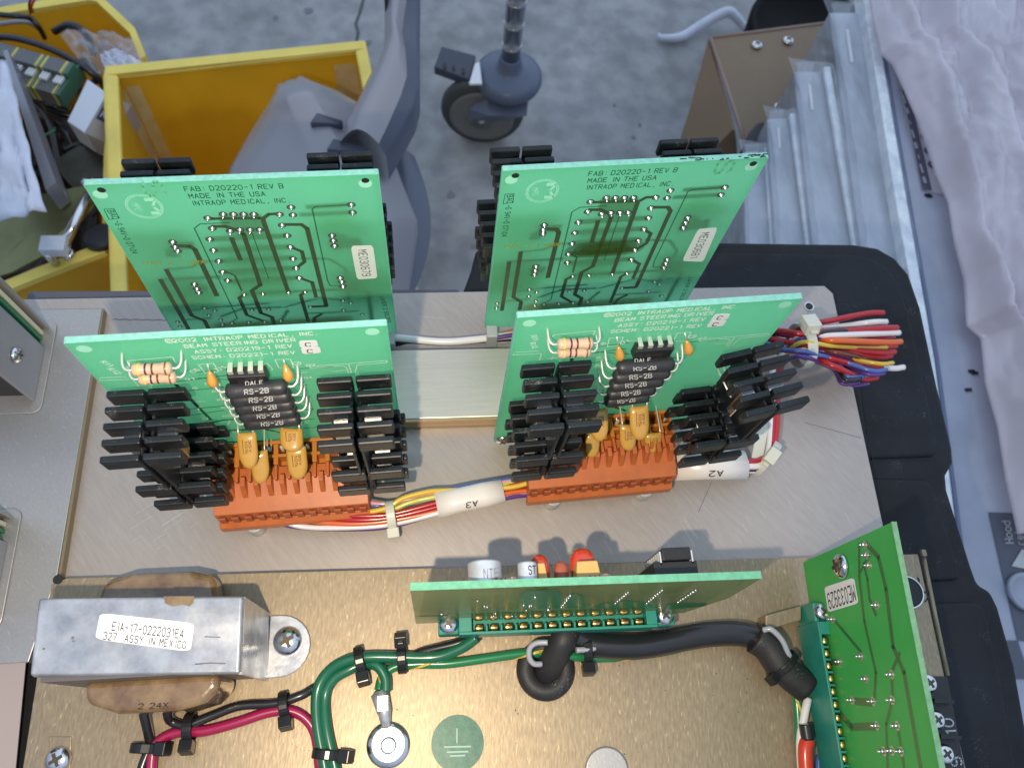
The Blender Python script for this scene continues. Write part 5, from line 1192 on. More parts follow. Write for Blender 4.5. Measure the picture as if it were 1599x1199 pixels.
def front_board(B, label, left, S):
    t = thing('circuit_board', B.P(B.W/2, B.H, 0), label, 'circuit board', 'mint green beam steering driver boards')
    board_base(B, t)
    mb = MB(); GG = FL
    btext(mb, B, '\u00a92002 INTRAOP MEDICAL, INC.', GG.uv(262, 535.0), GG.uv(495, 522.5), 2.1); btext(mb, B, 'BEAM STEERING DRIVER', GG.uv(290, 543), GG.uv(462, 532.5), 2.1)
    btext(mb, B, 'ASSY: D20219-1 REV', GG.uv(306, 551.5), GG.uv(457, 542), 2.1); btext(mb, B, 'SCHEM: D20221-1 REV', GG.uv(302, 560.5), GG.uv(461, 552), 2.1)
    btext(mb, B, 'R11', GG.uv(157, 565), GG.uv(171, 572), 1.7); btext(mb, B, 'R12', GG.uv(168, 576), GG.uv(183, 584), 1.7)
    btext(mb, B, 'C6', GG.uv(303, 582), GG.uv(313, 577), 1.6); btext(mb, B, 'C8', GG.uv(459, 569), GG.uv(471, 568), 1.9); btext(mb, B, 'U1', GG.uv(343, 578), GG.uv(354, 574), 1.9)
    for s_, q in (('Q1', (291, 593)), ('Q2', (297, 607)), ('R1', (322, 600)), ('R2', (333, 612)), ('R3', (341, 625)), ('R4', (348, 637)), ('R5', (350, 650)), ('Q3', (291, 622)), ('C1', (300, 640)), ('C2', (322, 660)), ('R7', (480, 571)), ('Q4', (476, 590))):
        a = GG.uv(*q); btext(mb, B, s_, (a[0], a[1]), (a[0]+2.6, a[1]), 1.4)
    def out(lst, w=.22): brib(mb, B, [GG.uv(*q) for q in lst], w, .12)
    out([(199, 575), (200, 563), (270, 557), (277, 572)]); out([(310, 569), (321, 582), (342, 580), (334, 567), (310, 569)]); out([(430, 561), (436, 574), (459, 573), (454, 560), (430, 561)])
    out([(156, 592), (157, 594), (208, 592)]); out([(208, 592), (220, 606)]); out([(156, 590), (198, 588)]); out([(230, 600), (272, 595), (280, 601)]); out([(240, 606), (236, 597)])
    out([(484, 571), (485, 574), (532, 570), (541, 572), (545, 582)]); out([(484, 571), (543, 567), (604, 562), (605, 565), (558, 569), (555, 580)]); out([(545, 568), (550, 584)]); out([(519, 579), (540, 577)])
    out([(293, 636), (316, 635)]); out([(296, 627), (322, 626)]); out([(352, 573), (418, 567), (426, 575), (425, 578)]); out([(300, 655), (325, 654), (324, 651)]); out([(310, 668), (340, 666)]); out([(320, 680), (345, 679)])
    out([(470, 660), (484, 655)]); out([(360, 655), (353, 668), (372, 676)]); out([(430, 672), (470, 668)]); out([(455, 583), (480, 580)])
    mb.build('silkscreen', 'silk', t)
    tr = [([(268, 597), (360, 585)], .5), ([(310, 590), (480, 600)], .4), ([(280, 640), (365, 632)], .5), ([(290, 668), (350, 655), (470, 650)], 1.0), ([(285, 650), (350, 640)], .4), ([(316, 690), (350, 672), (410, 668), (470, 680)], 1.4), ([(455, 620), (485, 618)], .5),
          ([(460, 640), (490, 637)], .5), ([(462, 655), (492, 652)], .5), ([(290, 610), (350, 604)], .4), ([(275, 600), (330, 655)], 1.2), ([(470, 575), (520, 572)], .4), ([(345, 690), (470, 684)], 1.2), ([(455, 668), (500, 665)], .5), ([(300, 582), (355, 576)], .35)]
    for k, (lst, w) in enumerate(tr):
        m2 = MB(); brib(m2, B, [GG.uv(*q) for q in lst], w, .05+.004*k); m2.build('trace', 'trace2', t)
    for (px, py) in ((132, 545), (582, 518)): mb = MB(); mb.lathe(B.P(*GG.uv(px, py), .08), B.n, [(.0021, 0), (.0021, .00004)], 20); mb.build('pale_print', 'faintsilk', t)
    for q4, s_ in (([(467, 532), (495, 531), (498, 540), (469, 542)], 'C'), ([(470, 542), (500, 541), (502, 550), (473, 552)], 'C')):
        l4 = [B.P(*GG.uv(*q), .12) for q in q4]; lo_ = sticker(t, l4, rad=.2)
        mb = MB(); a, b = GG.uv(q4[0][0]+11, q4[3][1]-2), GG.uv(q4[0][0]+19, q4[3][1]-2.2); btext(mb, B, s_, a, b, 2.3, .26); mb.build('pen_letter', 'ink', lo_)
    # tan resistors
    for (p0, p1) in S['tan']:
        u0, v0 = B.uv(*p0, 5); u1, v1 = B.uv(*p1, 5)
        axial(t, B.P(u0, v0, 5), B.P(u1, v1, 5), .0020, 'resbody', [(.18, 'band_y'), (.36, 'band_p'), (.53, 'band_r'), (.86, 'band_g')], -B.n*.005+Z*.0012, leadr=.00038)
    # stack of black power resistors
    for k, (p0, p1) in enumerate(S['rs']):
        u0, v0 = B.uv(*p0, 6); u1, v1 = B.uv(*p1, 6)
        o = axial(t, B.P(u0, v0, 6), B.P(u1, v1, 6), .0027, 'rsbody', [], -B.n*.006+Z*.0022, leadr=.00042, dog=False)
        A = B.P(u0, v0, 6); E = B.P(u1, v1, 6); d = (E-A).normalized(); fn = (C0-(A+E)/2).normalized(); upv = fn.cross(d); upv = upv if upv.z > 0 else -upv
        f2 = (fn-upv*.25).normalized(); f3 = (fn+upv*.72).normalized()
        mb = MB(); mb.text('RS-2B', A.lerp(E, .30)+f2*.00285-upv*.0008, A.lerp(E, .68)+f2*.00285-upv*.0008, upv*.0015)
        mb.text('DALE', A.lerp(E, .33)+f3*.00285-upv*.0003, A.lerp(E, .60)+f3*.00285-upv*.0003, upv*.0012); mb.build('lettering', 'greyprint', o)
    # dip chip
    (p0, p1, wp) = S['chip']; u0, v0 = B.uv(*p0, 3.5); u1, v1 = B.uv(*p1, 3.5); uc, vc, L_ = (u0+u1)/2, (v0+v1)/2, u1-u0
    mb = MB(); mb.hexa([B.P(u0, vc+3.3, 1.), B.P(u1, vc+3.3, 1.), B.P(u1, vc-3.3, 1.), B.P(u0, vc-3.3, 1.), B.P(u0+.2, vc+2.8, 4.4), B.P(u1-.2, vc+2.8, 4.4), B.P(u1-.2, vc-2.8, 4.4), B.P(u0+.2, vc-2.8, 4.4)])
    co = mb.build('chip', 'blackplastic', t, bevel=.0002)
    mb = MB(); btext(mb, B, '24-206', (uc-3, vc+1.2), (uc+3, vc+1.2), 1.7, 4.5); mb.build('lettering', mat('dim_print', (.10, .075, .05), .6), co)
    for k in range(4):
        uu = u0+L_*(.12+.253*k)
        for s_ in (-1, 1):
            mb = MB(); v_ = vc+s_*3.3
            mb.hexa([B.P(uu-.8, v_-s_*.4, 2.9), B.P(uu+.8, v_-s_*.4, 2.9), B.P(uu+.8, v_+s_*1.0, 2.9), B.P(uu-.8, v_+s_*1.0, 2.9), B.P(uu-.8, v_-s_*.4, 3.4), B.P(uu+.8, v_-s_*.4, 3.4), B.P(uu+.8, v_+s_*1.3, 3.3), B.P(uu-.8, v_+s_*1.3, 3.3)])
            mb.hexa([B.P(uu-.7, v_+s_*1.0, 0.), B.P(uu+.7, v_+s_*1.0, 0.), B.P(uu+.7, v_+s_*1.3, 0.), B.P(uu-.7, v_+s_*1.3, 0.), B.P(uu-.8, v_+s_*.9, 2.9), B.P(uu+.8, v_+s_*.9, 2.9), B.P(uu+.8, v_+s_*1.3, 3.3), B.P(uu-.8, v_+s_*1.3, 3.3)])
            mb.build('pin', 'lead', co)
    for a, b in S['drops']: drop(t, B, a, b)
    for (px, py, w, wid, hgt, tilt, yaw, tx, sq) in S['caps']:
        u, v = B.uv(px, py, w); ycap(t, B, u, v, w, wid, hgt, tilt, yaw, tx, sq)
    # orange header and plug at the foot of the board
    (xa, xb) = S['conn']; dirx = B.u; yb_ = B.P(45, B.H, 0).y
    n = 12; q0 = B.P(xa, B.H, 0); q0 = Vector((q0.x, q0.y, 0)); L_ = (xb-xa)*.001; pch = L_/n; dn = Vector((B.n.x, B.n.y, 0)).normalized(); ux = Vector((B.u.x, B.u.y, 0)).normalized()
    def cp3(a, d, z): return q0+ux*a+dn*d+Z*z
    def sl(mb, a0, a1, d0, d1, z0, z1): mb.hexa([cp3(a0, d0, z0), cp3(a1, d0, z0), cp3(a1, d1, z0), cp3(a0, d1, z0), cp3(a0, d0, z1), cp3(a1, d0, z1), cp3(a1, d1, z1), cp3(a0, d1, z1)])
    cn = MB(); zb = .012
    sl(cn, 0, L_, .0008, .0022, zb, .0310)
    for k in range(n+1): a = k*pch; sl(cn, max(0, a-.0009), min(L_, a+.0009), .0022, .0105, zb, .0305)
    sl(cn, 0, L_, .0022, .0105, zb, .0235)
    sl(cn, 0, L_, .0062, .0074, .0235, .0300)
    hd = cn.build('header', 'orange2', t, bevel=.0002)
    pg = MB()
    sl(pg, 0, L_, .0107, .0150, zb-.002, .0275)
    for k in range(n+1): a = k*pch; sl(pg, max(0, a-.0006), min(L_, a+.0006), .0107, .0165, .0275, .0305)
    pg.hexa([cp3(0, .0150, zb-.002), cp3(L_, .0150, zb-.002), cp3(L_, .0275, zb-.002), cp3(0, .0275, zb-.002), cp3(0, .0150, .0272), cp3(L_, .0150, .0272), cp3(L_, .0270, .0225), cp3(0, .0270, .0225)])
    pg.hexa([cp3(0, .0275, zb-.004), cp3(L_, .0275, zb-.004), cp3(L_, .0300, zb-.004), cp3(0, .0300, zb-.004), cp3(0, .0275, .0150), cp3(L_, .0275, .0150), cp3(L_, .0300, .0130), cp3(0, .0300, .0130)])
    pl = pg.build('plug', 'orange', t, bevel=.0003)
    for k in range(n):
        a = (k+.5)*pch
        mb = MB(); mb.hexa([cp3(a-.0010, .0150, .0262), cp3(a+.0010, .0150, .0262), cp3(a+.0010, .0215, .0245), cp3(a-.0010, .0215, .0245), cp3(a-.0009, .0150, .0315), cp3(a+.0009, .0150, .0315), cp3(a+.0009, .0185, .0312), cp3(a-.0009, .0185, .0312)]); mb.build('release_lever', 'orange', pl, bevel=.0002)
        mb = MB(); sl(mb, a-.0013, a+.0013, .0275, .0283, .0152, .0205); mb.build('wire_slot', mat('orange_slot', (.40, .09, .03), .45), pl)
        if k % 2 == 1 or k in (2, 4):
            mb = MB(); mb.tube([cp3(a, .0045, .0235), cp3(a, .0045, .0330)], .0006, 6); mb.build('pin', 'lead', hd)
    # support feet and board screw
    for px in (12, 52):
        mb = MB(); a = px*.001; mb.lathe(cp3(a, .0275, .0003), Z, [(.0036, 0), (.0036, .0078)], 16)
        mb.build('standoff', 'greyplastic', t, bevel=.0004)
    screw(t, B.P(3.2, B.H-4.5, .3), .0032, B.n)
    axl = S['diode']
    u0, v0 = B.uv(*axl[0], 2); u1, v1 = B.uv(*axl[1], 2); axial(t, B.P(u0, v0, 2), B.P(u1, v1, 2), .0012, 'browncap', [(.3, 'band_k')], -B.n*.002)
    for args in S['sinks']: heat_sink(B, t, **args)
    return t
S1 = dict(tan=[((206, 578), (269, 575)), ((217, 592), (276, 589))],
          rs=[((353, 611), (450, 603)), ((361, 624), (456, 616)), ((368, 637), (461, 628)), ((375, 649), (465, 640)), ((382, 661), (470, 652))],
          chip=((357, 592), (419, 588)), drops=[((324, 569), (331, 592)), ((443, 562), (449, 582))],
          caps=[(388, 703, 12, 5.4, 12.5, 1.0, 0., True, False), (407, 729, 15, 5.2, 11.5, .95, .25, False, False), (456, 686, 11, 6.4, 8.0, 1.25, -.12, True, False), (465, 722, 15, 5.8, 11.5, .95, .08, True, False), (424, 710, 5, 1.6, 4, .3, 0, False, False)],
          conn=(20., 79.), diode=((334, 704), (349, 702)),
          sinks=[dict(uc=14.7, side=1), dict(uc=14.7, side=1, lower=True), dict(uc=78.8, side=1), dict(uc=78.8, side=1, lower=True, dx=.0008)])
S1['chip'] = ((357, 592), (419, 588), 0)
S2 = dict(tan=[((871, 538), (926, 536)), ((871, 551), (922, 549))],
          rs=[((963, 575), (1053, 568)), ((957, 590), (1046, 580)), ((952, 603), (1036, 593)), ((948, 616), (1024, 606)), ((944, 627), (1014, 618))],
          chip=((990, 552), (1050, 548), 0), drops=[((964, 527), (968, 552)), ((1070, 521), (1075, 543))],
          caps=[(936, 664, 12, 5.6, 12, 1., 0., True, False), (926, 695, 15, 4.8, 10, .9, .3, False, False), (999, 661, 13, 6.0, 12.5, 1., 0., True, False), (981, 684, 15, 5.2, 10, .9, -.15, True, False), (1020, 692, 14, 5.6, 8, .9, 0, True, True), (965, 668, 5, 2, 4, .3, 0, False, False)],
          conn=(10., 72.), diode=((838, 640), (852, 638)),
          sinks=[dict(uc=14.5, side=1), dict(uc=14.5, side=1, lower=True, dx=-.001), dict(uc=81.5, side=1, yaw=.16), dict(uc=80, side=1, lower=True, dx=-.002, yaw=.05)])
fl = front_board(FL, 'left front mint green board, component side to the viewer, orange connector at its foot', True, S1)
fr = front_board(FR, 'right front mint green board whose right heat sink is bent outwards over the wire bundle', False, S2)

# ================================================================== WIRING
def wb(parent, pts, r, c, n=8, name='wire'):
    mb = MB(); mb.tube(spline(pz(pts), n), r, 9); return mb.build(name, wire(c), parent)
def cable_tie(parent, c, d, r, head, m_='nylon', width=.0036, hs=.0052, name='cable_tie'):
    """strap ring round direction d at c, head block in direction head"""
    d = Vector(d).normalized(); a = Vector(head).normalized(); a = (a-d*a.dot(d)).normalized(); b = d.cross(a)
    mb = MB(); ring = []
    for s_ in (-1, 1):
        for rr in (r, r+.0008):
            ring.append([c+d*(s_*width/2)+(a*math.cos(t_)+b*math.sin(t_))*rr for t_ in [k*math.pi/12 for k in range(24)]])
    for A_, B_ in ((0, 1), (1, 3), (3, 2), (2, 0)):
        mb.add(ring[A_]+ring[B_], [(i, (i+1) % 24, 24+(i+1) % 24, 24+i) for i in range(24)])
    mb.obox(c+a*(r+hs*.42), d, b, a, width*1.35, hs, hs*.8)
    mb.obox(c+a*(r+hs*.42)+b*hs*.62, d, b, a, width*.75, hs*.25, .0010)
    o = mb.build(name, m_, parent, bevel=.0005)
    return o
# A. bundle between the two front boards
wa_ = thing('wire_bundle', at(620, 800, 0), 'coloured wires running from the left orange connector through a white marker sleeve', 'wire bundle', 'wire bundles')
ZW = .010
ends = [('violet', [(418, 808, .012), (460, 822, .008), (540, 826, .008), (610, 822, .008), (690, 800, .010), (790, 778, .012), (830, 772, .012)]),
        ('white', [(425, 806, .012), (470, 822, .009), (540, 824, .009), (610, 819, .009), (690, 800, .011), (790, 775, .012), (835, 770, .012)]),
        ('orange', [(440, 802, .012), (490, 814, .010), (550, 818, .010), (612, 813, .010), (690, 797, .011), (790, 771, .013), (840, 765, .013)]),
        ('red', [(465, 800, .012), (510, 808, .011), (560, 812, .012), (612, 808, .012), (690, 790, .013), (790, 765, .013), (840, 752, .013)]),
        ('red', [(480, 798, .012), (520, 802, .012), (560, 806, .013), (612, 803, .013), (685, 785, .014), (790, 760, .014), (840, 745, .014)]),
        ('lime', [(510, 800, .010), (540, 803, .010), (575, 801, .011), (612, 796, .012), (640, 785, .013), (680, 776, .014), (790, 757, .014), (840, 738, .014)]),
        ('yellow', [(500, 798, .010), (535, 799, .012), (570, 800, .013), (605, 793, .014), (630, 778, .015), (670, 768, .015), (700, 766, .014), (790, 762, .015), (832, 753, .016)]),
        ('blue', [(570, 790, .010), (590, 790, .011), (615, 785, .010), (650, 778, .012), (720, 762, .014), (800, 748, .014), (840, 742, .014)]),
        ('pink', [(570, 784, .012), (600, 787, .011), (640, 780, .012), (720, 764, .014), (800, 751, .014), (840, 745, .014)]),
        ('grey', [(575, 782, .010), (610, 786, .010), (680, 780, .009), (800, 752, .012), (840, 744, .012)])]
for c_, p_ in ends: wb(wa_, p_, .0011, c_)
A = at(682, 788, .0128); B_ = at(786, 766, .0138); dd = (B_-A).normalized()
mb = MB(); mb.tube([A, A.lerp(B_, .3), A.lerp(B_, .7), B_], [.0056, .0052, .0054, .0050], 20)
for v_ in mb.v: v_.z = .0128+(v_.z-.0128)*.72
sl_ = mb.build('marker_sleeve', 'sleeve', wa_)
tv = (C0-A).normalized(); upv = Z
mb = MB(); q = A.lerp(B_, .60)+Vector((0, -.0030, .0040)); mb.text('A3', q, q-dd*.0045, Vector((0, -.0019, -.0010))); mb.build('lettering', 'ink', sl_)
cable_tie(wa_, at(611, 805, .011), (1, .12, 0), .0052, Vector((0, -1, -.1)), hs=.0050)

# B. bundle from the right front board: sleeve A2, corner tie, up to the big tie, cut ends
wb_ = thing('wire_bundle', at(1200, 640, 0), 'thick multicoloured bundle from the right connector ending in a cut fan beyond a white tie', 'wire bundle', 'wire bundles')
cols = ['violet', 'white', 'red', 'brown', 'white', 'red', 'violet', 'orange', 'yellow', 'blue', 'white', 'maroon']
fan = [(1380, 489, 'red'), (1402, 512, 'red'), (1385, 503, 'white'), (1390, 522, 'white'), (1392, 530, 'violet'), (1396, 527, 'maroon'), (1408, 534, 'orange'), (1398, 550, 'red'), (1412, 574, 'white'), (1385, 560, 'brown'), (1395, 567, 'yellow'), (1385, 578, 'blue'), (1370, 590, 'red'), (1355, 600, 'violet'), (1385, 543, 'yellow'), (1350, 588, 'blue'), (1345, 592, 'black'), (1398, 515, 'black'), (1400, 541, 'red'), (1392, 556, 'red'), (1405, 520, 'white'), (1380, 584, 'violet'), (1378, 573, 'red'), (1365, 566, 'violet'), (1340, 598, 'violet')]
random.seed(21)
for i, (fx, fy, c_) in enumerate(fan):
    o1_ = math.cos(i*2.4)*3.2; o2_ = math.sin(i*2.4)*5
    k = i/len(fan); zz = .010+.006*((i*7) % 5)/4
    ty = 512+ (fy-489)/111*58*.8
    wr = .0014 if c_ in ('red', 'white', 'orange') else .0010
    pts = [(1040, 728+o1_*2, zz), (1065, 727+o1_*2, zz), (1165, 728+o1_*2.3, zz), (1190, 724+o1_*2.4, zz), (1204+o2_*.8, 706, zz), (1209+o2_*1.1, 670, zz), (1211+o2_*1.2, 620, zz), (1213+o2_*1.4, 585+o1_, zz), (1226, 560+(ty-545)*.5, zz+.004), (1254, ty, .022+.008*math.sin(i*1.9)),
           (1300, (ty+fy)/2+2*math.sin(i), .022+.007*math.sin(i*2.3)), (fx-25, fy+1, .021+.006*math.sin(i*1.3)), (fx, fy, .020+.006*math.sin(i*1.3))]
    if i % 2: pts = [(1110, 512+i*.8, .010), (1170, 512+i*1.3, .012), (1222, ty-4, .018+.006*math.sin(i*1.9)), (1254, ty, .022+.008*math.sin(i*1.9)), (1310, (ty+fy)/2+1.5*math.sin(i), .022+.006*math.sin(i*2.3)), (fx-25, fy+1, .021+.006*math.sin(i*1.3)), (fx, fy, .020+.006*math.sin(i*1.3))]
    wo_ = wb(wb_, pts, wr, c_)
    mb = MB(); e = at(fx, fy, .020+.006*math.sin(i*1.3)); e0_ = at(fx-25, fy+1, .021+.006*math.sin(i*1.3)); d = (e-e0_).normalized(); mb.tube([e-d*.0002, e+d*.0007], wr*.45, 6); mb.build('cut_core', 'lead', wo_)
A = at(1053, 726, .013); B_ = at(1163, 727, .013)
mb = MB(); mb.tube([A, A.lerp(B_, .5), B_], [.0068, .0063, .0067], 24)
for v_ in mb.v: v_.z = .0130+(v_.z-.0130)*(.70 if v_.y > A.y else .82)
sl_ = mb.build('marker_sleeve', 'sleeve', wb_)
q = A.lerp(B_, .62)+Vector((0, -.0040, .0049)); mb = MB(); mb.text('A2', q, q-X*.0058, Vector((0, -.0019, -.0016))); mb.build('lettering', 'ink', sl_)
cable_tie(wb_, at(1197, 716, .012), Vector((1, -.9, 0)), .0080, Vector((.1, -.5, 1)), hs=.0068)
cable_tie(wb_, at(1252, 540, .021), Vector((1, .1, 0)), .0098, Vector((0, .35, 1)), width=.0048, hs=.0075)
mb = MB(); mb.obox(at(1188, 685, .016), rot2(X, -.35), rot2(Y, -.35), Z, .0048, .020, .0008); mb.build('tie_tail', 'nylon', wb_)
# C. cable behind the bar
wc_ = thing('wire_bundle', at(700, 530, 0), 'thin white, black and violet wires behind the aluminium bar', 'wire bundle', 'wire bundles')
for c_, p_, r_ in (('white', [(560, 524, .004), (620, 528, .006), (690, 534, .007), (740, 531, .007), (800, 524, .006), (860, 520, .005)], .0017), ('black', [(560, 530, .003), (615, 538, .003), (640, 534, .005), (700, 536, .005), (800, 530, .004)], .0011),
                   ('violet', [(700, 536, .004), (740, 533, .006), (800, 524, .008), (860, 516, .008)], .0011), ('grey', [(590, 530, .003), (640, 533, .004), (700, 538, .003), (800, 534, .003)], .0010), ('orange', [(740, 535, .003), (800, 519, .006), (860, 514, .006)], .0010)):
    wb(wc_, p_, r_, c_)
# D. heavy wires on the front chassis
gw = thing('green_cable', at(520, 1050, .009), 'dark green wire pair curving down between the black ties', 'cable')
zc = .0125
for p_, r_ in (([(512, 1240, zc), (508, 1199, zc), (496, 1130, zc), (496, 1080, zc), (512, 1050, zc+.001), (540, 1032, zc+.003), (575, 1026, zc+.004), (620, 1026, zc+.004), (680, 1026, zc+.004), (720, 1012, zc+.006), (745, 995, zc+.008)], .0021),
               ([(530, 1240, zc), (524, 1199, zc), (511, 1140, zc), (508, 1090, zc-.001), (520, 1062, zc), (545, 1046, zc+.001), (570, 1036, zc+.001), (590, 1040, zc+.002), (602, 1058, zc+.002), (603, 1080, zc+.002)], .0021)):
    wb(gw, p_, r_, 'green')
yg = thing('striped_cable', at(700, 1030, .009), 'green wire with a yellow stripe passing under the rubber grommet', 'cable')
sp = spline(pz([(592, 1078, .0125), (598, 1058, .012), (615, 1042, .012), (650, 1037, .012), (700, 1036, .0125), (760, 1028, .0125), (820, 1020, .0125), (870, 1022, .0125), (930, 1027, .0115), (1000, 1022, .0115), (1060, 1012, .0115), (1120, 990, .012), (1180, 984, .0135), (1215, 1000, .014), (1238, 1050, .0135), (1246, 1110, .0125), (1248, 1160, .012)]), 10)
mb = MB(); mb.tube(sp, .0018, 10); yw = mb.build('wire', wire('green2'), yg)
mb = MB()
for i in range(len(sp)-1):
    if i+1 >= len(sp): break
    d = (sp[min(i+1, len(sp)-1)]-sp[max(i-1, 0)]).normalized(); a = d.cross(Z).normalized(); b = a.cross(d)
    t_ = i*.22
    if i < len(sp)-2:
        d2 = d
        def pt_(ii, off):
            tt_ = ii*.22+off; return sp[ii]+(a*math.cos(tt_)+b*math.sin(tt_))*.00186
        mb.add([pt_(i, 0), pt_(i, .5), pt_(i+1, .5), pt_(i+1, 0)], [(0, 1, 2, 3)])
mb.build('stripe', wire('yellow'), yw)
bw = thing('black_cable', at(380, 1100, .009), 'thin black wires from the transformer tied to the maroon one', 'cable')
for p_ in ([(220, 1090, .022), (226, 1120, .018), (232, 1145, .014), (234, 1165, .0125), (222, 1199, .0125), (215, 1240, .0125)], [(262, 1090, .022), (262, 1112, .018), (268, 1126, .014), (292, 1132, .0135), (330, 1118, .013), (375, 1102, .013), (430, 1098, .013), (470, 1086, .013), (495, 1072, .0115), (560, 1042, .0105), (620, 1034, .0120), (660, 1018, .0150), (710, 1006, .0170), (740, 995, .018)]):
    wb(bw, p_, .0017, 'black')
mw = thing('maroon_cable', at(380, 1130, .009), 'maroon red wire tied beside the black wire', 'cable')
wb(mw, [(236, 1240, .0125), (238, 1185, .0125), (246, 1160, .0125), (275, 1144, .0125), (320, 1141, .0125), (370, 1128, .0125), (420, 1112, .0122), (455, 1110, .0118), (480, 1124, .0112), (494, 1150, .0108), (500, 1199, .0105)], .0019, 'maroon')
for (px, py, d, hd, r_, z, l_) in ((445, 1101, (1, .15, 0), (0, -1, .25), .0042, .0128, 'black nylon tie round the black and maroon wires, nearest the green cables'), (297, 1136, (1, -.0, 0), (0, -1, .3), .0044, .0128, 'black nylon tie just under the right end of the transformer winding'),
                       (228, 1168, (.1, 1, 0), (1, -.1, .25), .0044, .0126, 'black nylon tie below the transformer at the lower left'), (563, 1032, (1, .2, 0), (0, -1, .3), .0046, .015, 'black nylon tie at the top of the green cable bend'),
                       (628, 1028, (1, .05, 0), (0, 1, .5), .0048, .015, 'black nylon tie to the right of the green bend'), (512, 1178, (.15, 1, 0), (1, .05, .3), .0048, .0125, 'black nylon tie at the bottom edge on the green cable pair'),
                       (915, 1012, (1, 0, 0), (0, -1, .2), .0056, .0150, 'black nylon tie hanging right of the rubber grommet')):
    o = cable_tie(None, at(px, py, z), d, r_, Vector(hd), 'tie', .0034, .0054, 'cable_tie'); tag(o, l_, 'cable tie', 'black nylon cable ties')
# thick black sheathed cable
tk = thing('sheathed_cable', at(1050, 1010, .009), 'thick black sheathed cable running right from the centre connector', 'cable')
wb(tk, [(885, 985, .018), (910, 1000, .0165), (940, 1008, .0165), (1000, 1009, .0165), (1060, 998, .0165), (1110, 990, .0165), (1160, 990, .0165), (1195, 1005, .0165), (1215, 1030, .0165)], .0048, 'black')
mb = MB(); mb.tube(spline(pz([(1180, 996, .0185), (1200, 1010, .0185), (1225, 1045, .018), (1260, 1075, .017)]), 6), [.0062]*12+[.0058]*7, 16); mb.build('boot', 'rubber', tk)
mb = MB(); mb.tube(spline(pz([(1213, 1037, .0185), (1222, 1030, .021), (1234, 1024, .019)]), 6), .0009, 6)
c_ = at(1222, 1038, .018); dd = (at(1260, 1075, .017)-at(1200, 1010, .0185)).normalized()
mb.build('boot_clip', 'tie', tk)
cable_tie(tk, c_, dd, .0064, Vector((-.3, -1, .2)), 'tie', .0028, .004, 'boot_tie')
mb = MB(); mb.tube(spline(pz([(1192, 984, .024), (1205, 983, .0255), (1222, 1000, .025), (1232, 1022, .0235), (1238, 1030, .021)]), 6), .0011, 8); mb.build('clear_loop', 'clear', tk)
# grommet with cable going down
gm = thing('rubber_grommet', at(852, 1045, .009), 'black rubber grommet in the chassis with a short sleeve rising from it', 'grommet')
q = at(852, 1046, .0092)
mb = MB(); mb.tube([q+Vector((math.cos(a)*.0078, math.sin(a)*.0078, .0012)) for a in [k*math.pi/18 for k in range(36)]], .0036, 14, closed=True); mb.build('ring', 'rubber', gm)
mb = MB(); mb.lathe(q, Z, [(.0060, 0), (.0058, .0006)], 20); mb.build('bore', 'ink', gm)
mb = MB(); mb.tube(spline(pz([(852, 1052, .008), (862, 1035, .0150), (874, 1012, .020), (882, 995, .022), (890, 978, .018)]), 7), .0050, 18, caps=False); mb.tube(spline(pz([(853, 1050, .006), (862, 1035, .0150)]), 3), .0042, 12); mb.build('sleeve', 'rubber', gm)
mb = MB(); mb.tube(spline(pz([(846, 1037, .018), (834, 1036, .019), (827, 1026, .020), (828, 1012, .021), (838, 1004, .022), (856, 1003, .023)]), 8), .0011, 8); mb.tube(spline(pz([(900, 1015, .021), (925, 1013, .020), (937, 1006, .019)]), 6), .0011, 8); mb.build('clear_loop', 'clear', gm)
# E. wires dropping beside the right connector
sw = thing('wire_bundle', at(1255, 1150, .009), 'white, red and green wires dropping beside the right hand edge connector', 'wire bundle', 'wire bundles')
for c_, p_, r_ in (('white', [(1262, 1090, .014), (1256, 1120, .014), (1250, 1160, .013), (1255, 1240, .012)], .0016), ('scarlet', [(1262, 1155, .016), (1258, 1175, .016), (1262, 1240, .015)], .0028), ('black', [(1258, 1130, .017), (1262, 1155, .0165)], .0026),
                   ('grey', [(1268, 1150, .012), (1264, 1199, .012), (1268, 1240, .012)], .0016), ('yellow', [(1258, 1095, .012), (1250, 1130, .012), (1248, 1160, .011)], .0010), ('blue', [(1280, 1180, .010), (1275, 1240, .010)], .0014)): wb(sw, p_, r_, c_)
# small bracket left of the right connector
mb = MB(); mb.prism([at(1196, 961, .018), at(1252, 946, .018), at(1252, 968, .018), at(1196, 985, .018)], (0, 0, -.0088))
tag(mb.build('angle_bracket', 'gold', None, bevel=.0004), 'small gold toned bracket under the upper end of the right hand edge connector', 'bracket')

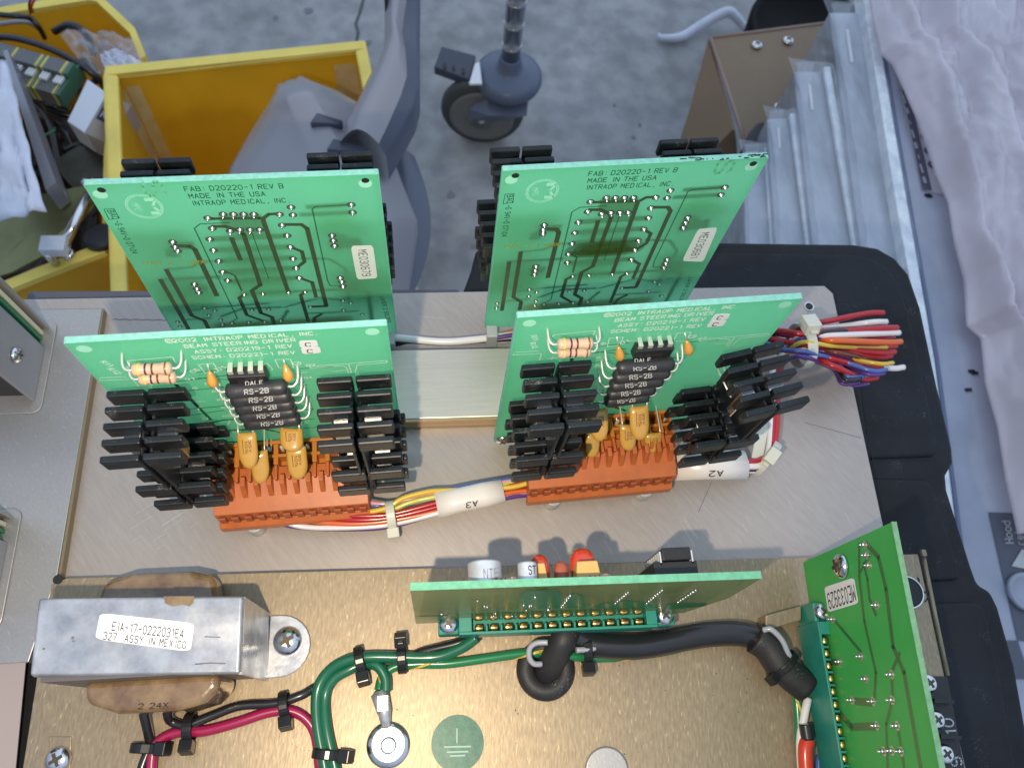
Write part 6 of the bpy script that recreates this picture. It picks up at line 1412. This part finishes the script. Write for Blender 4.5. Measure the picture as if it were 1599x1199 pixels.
# ================================================================== MODULES AT THE LEFT EDGE
def module(label, ytop, ybot, zh, full):
    """tall metal box let into the cover plate; only its right end is in view"""
    x0 = -.1675
    t = thing('plug_in_module', (x0-.03, (ytop+ybot)/2, .0045), label, 'module', 'plug in modules at the left edge')
    mb = MB(); pts = [(x, y) for x, y in rrect(x0-.035, (ytop+ybot)/2, .0375, (ytop-ybot)/2+.0022, .004)]
    mb.prism([(x, y, .0047) for x, y in pts], (0, 0, .0008)); mb.build('flange', 'cover', t, bevel=.0003)
    xr = x0-.0006; yf = ybot+.0030; yr = ytop-.0012
    mb = MB(); mb.box(xr-.0012, xr, yf, yr-.0105, .0057, zh); fp = mb.build('side_panel', mat('module_grey', (.33, .34, .38), .38, .45, var=.06, vscale=40), t, bevel=.0004)
    mb = MB(); mb.box(xr-.0012, xr+.0002, yr-.0012, yr, .0057, zh); mb.box(xr-.06, xr-.0013, yr-.0012, yr, .0057, zh); mb.build('rear_panel', 'cover', t)
    mb = MB(); mb.box(xr-.050, xr-.0016, yr-.0042, yr-.0025, .0057, zh*.98); mb.build('guide_rail', mat('bone', (.58, .58, .48), .4), t, bevel=.0003)
    mb = MB(); mb.box(xr-.050, xr-.0018, yr-.0070, yr-.0054, .0057, zh*.98); mb.box(xr-.050, xr-.0022, yr-.0096, yr-.0082, .0057, zh*.98); mb.build('board_edge', mat('edge_green', (.02, .16, .08), .4), t)
    mb = MB(); mb.box(xr-.060, xr-.0030, yf+.0030, yf+.0042, .0057, zh*.97); mb.build('front_wall', 'blackplastic', t)
    mb = MB(); mb.box(xr-.06, xr-.0525, yf+.005, yr-.0015, .0057, zh*.96); mb.build('back_wall', 'junk', t)
    mb = MB(); mb.lathe(Vector((xr-.012, yf+.0029, .020)), -Y, [(.0032, 0), (.0032, .004), (.0022, .0045), (.0022, .006), (.001, .006)], 16); mb.build('coax_socket', 'steel', t)
    if full: screw(t, Vector((xr+.0002, (yf+yr-.0105)/2-.001, .027)), .0034, X, ang=.3)
    return t
module('tall grey plug in module at the left edge with a screw in its side', .1735, .1335, .075, True)
module('lower grey plug in module at the left edge beside the cover plate', .0885, .0460, .060, False)
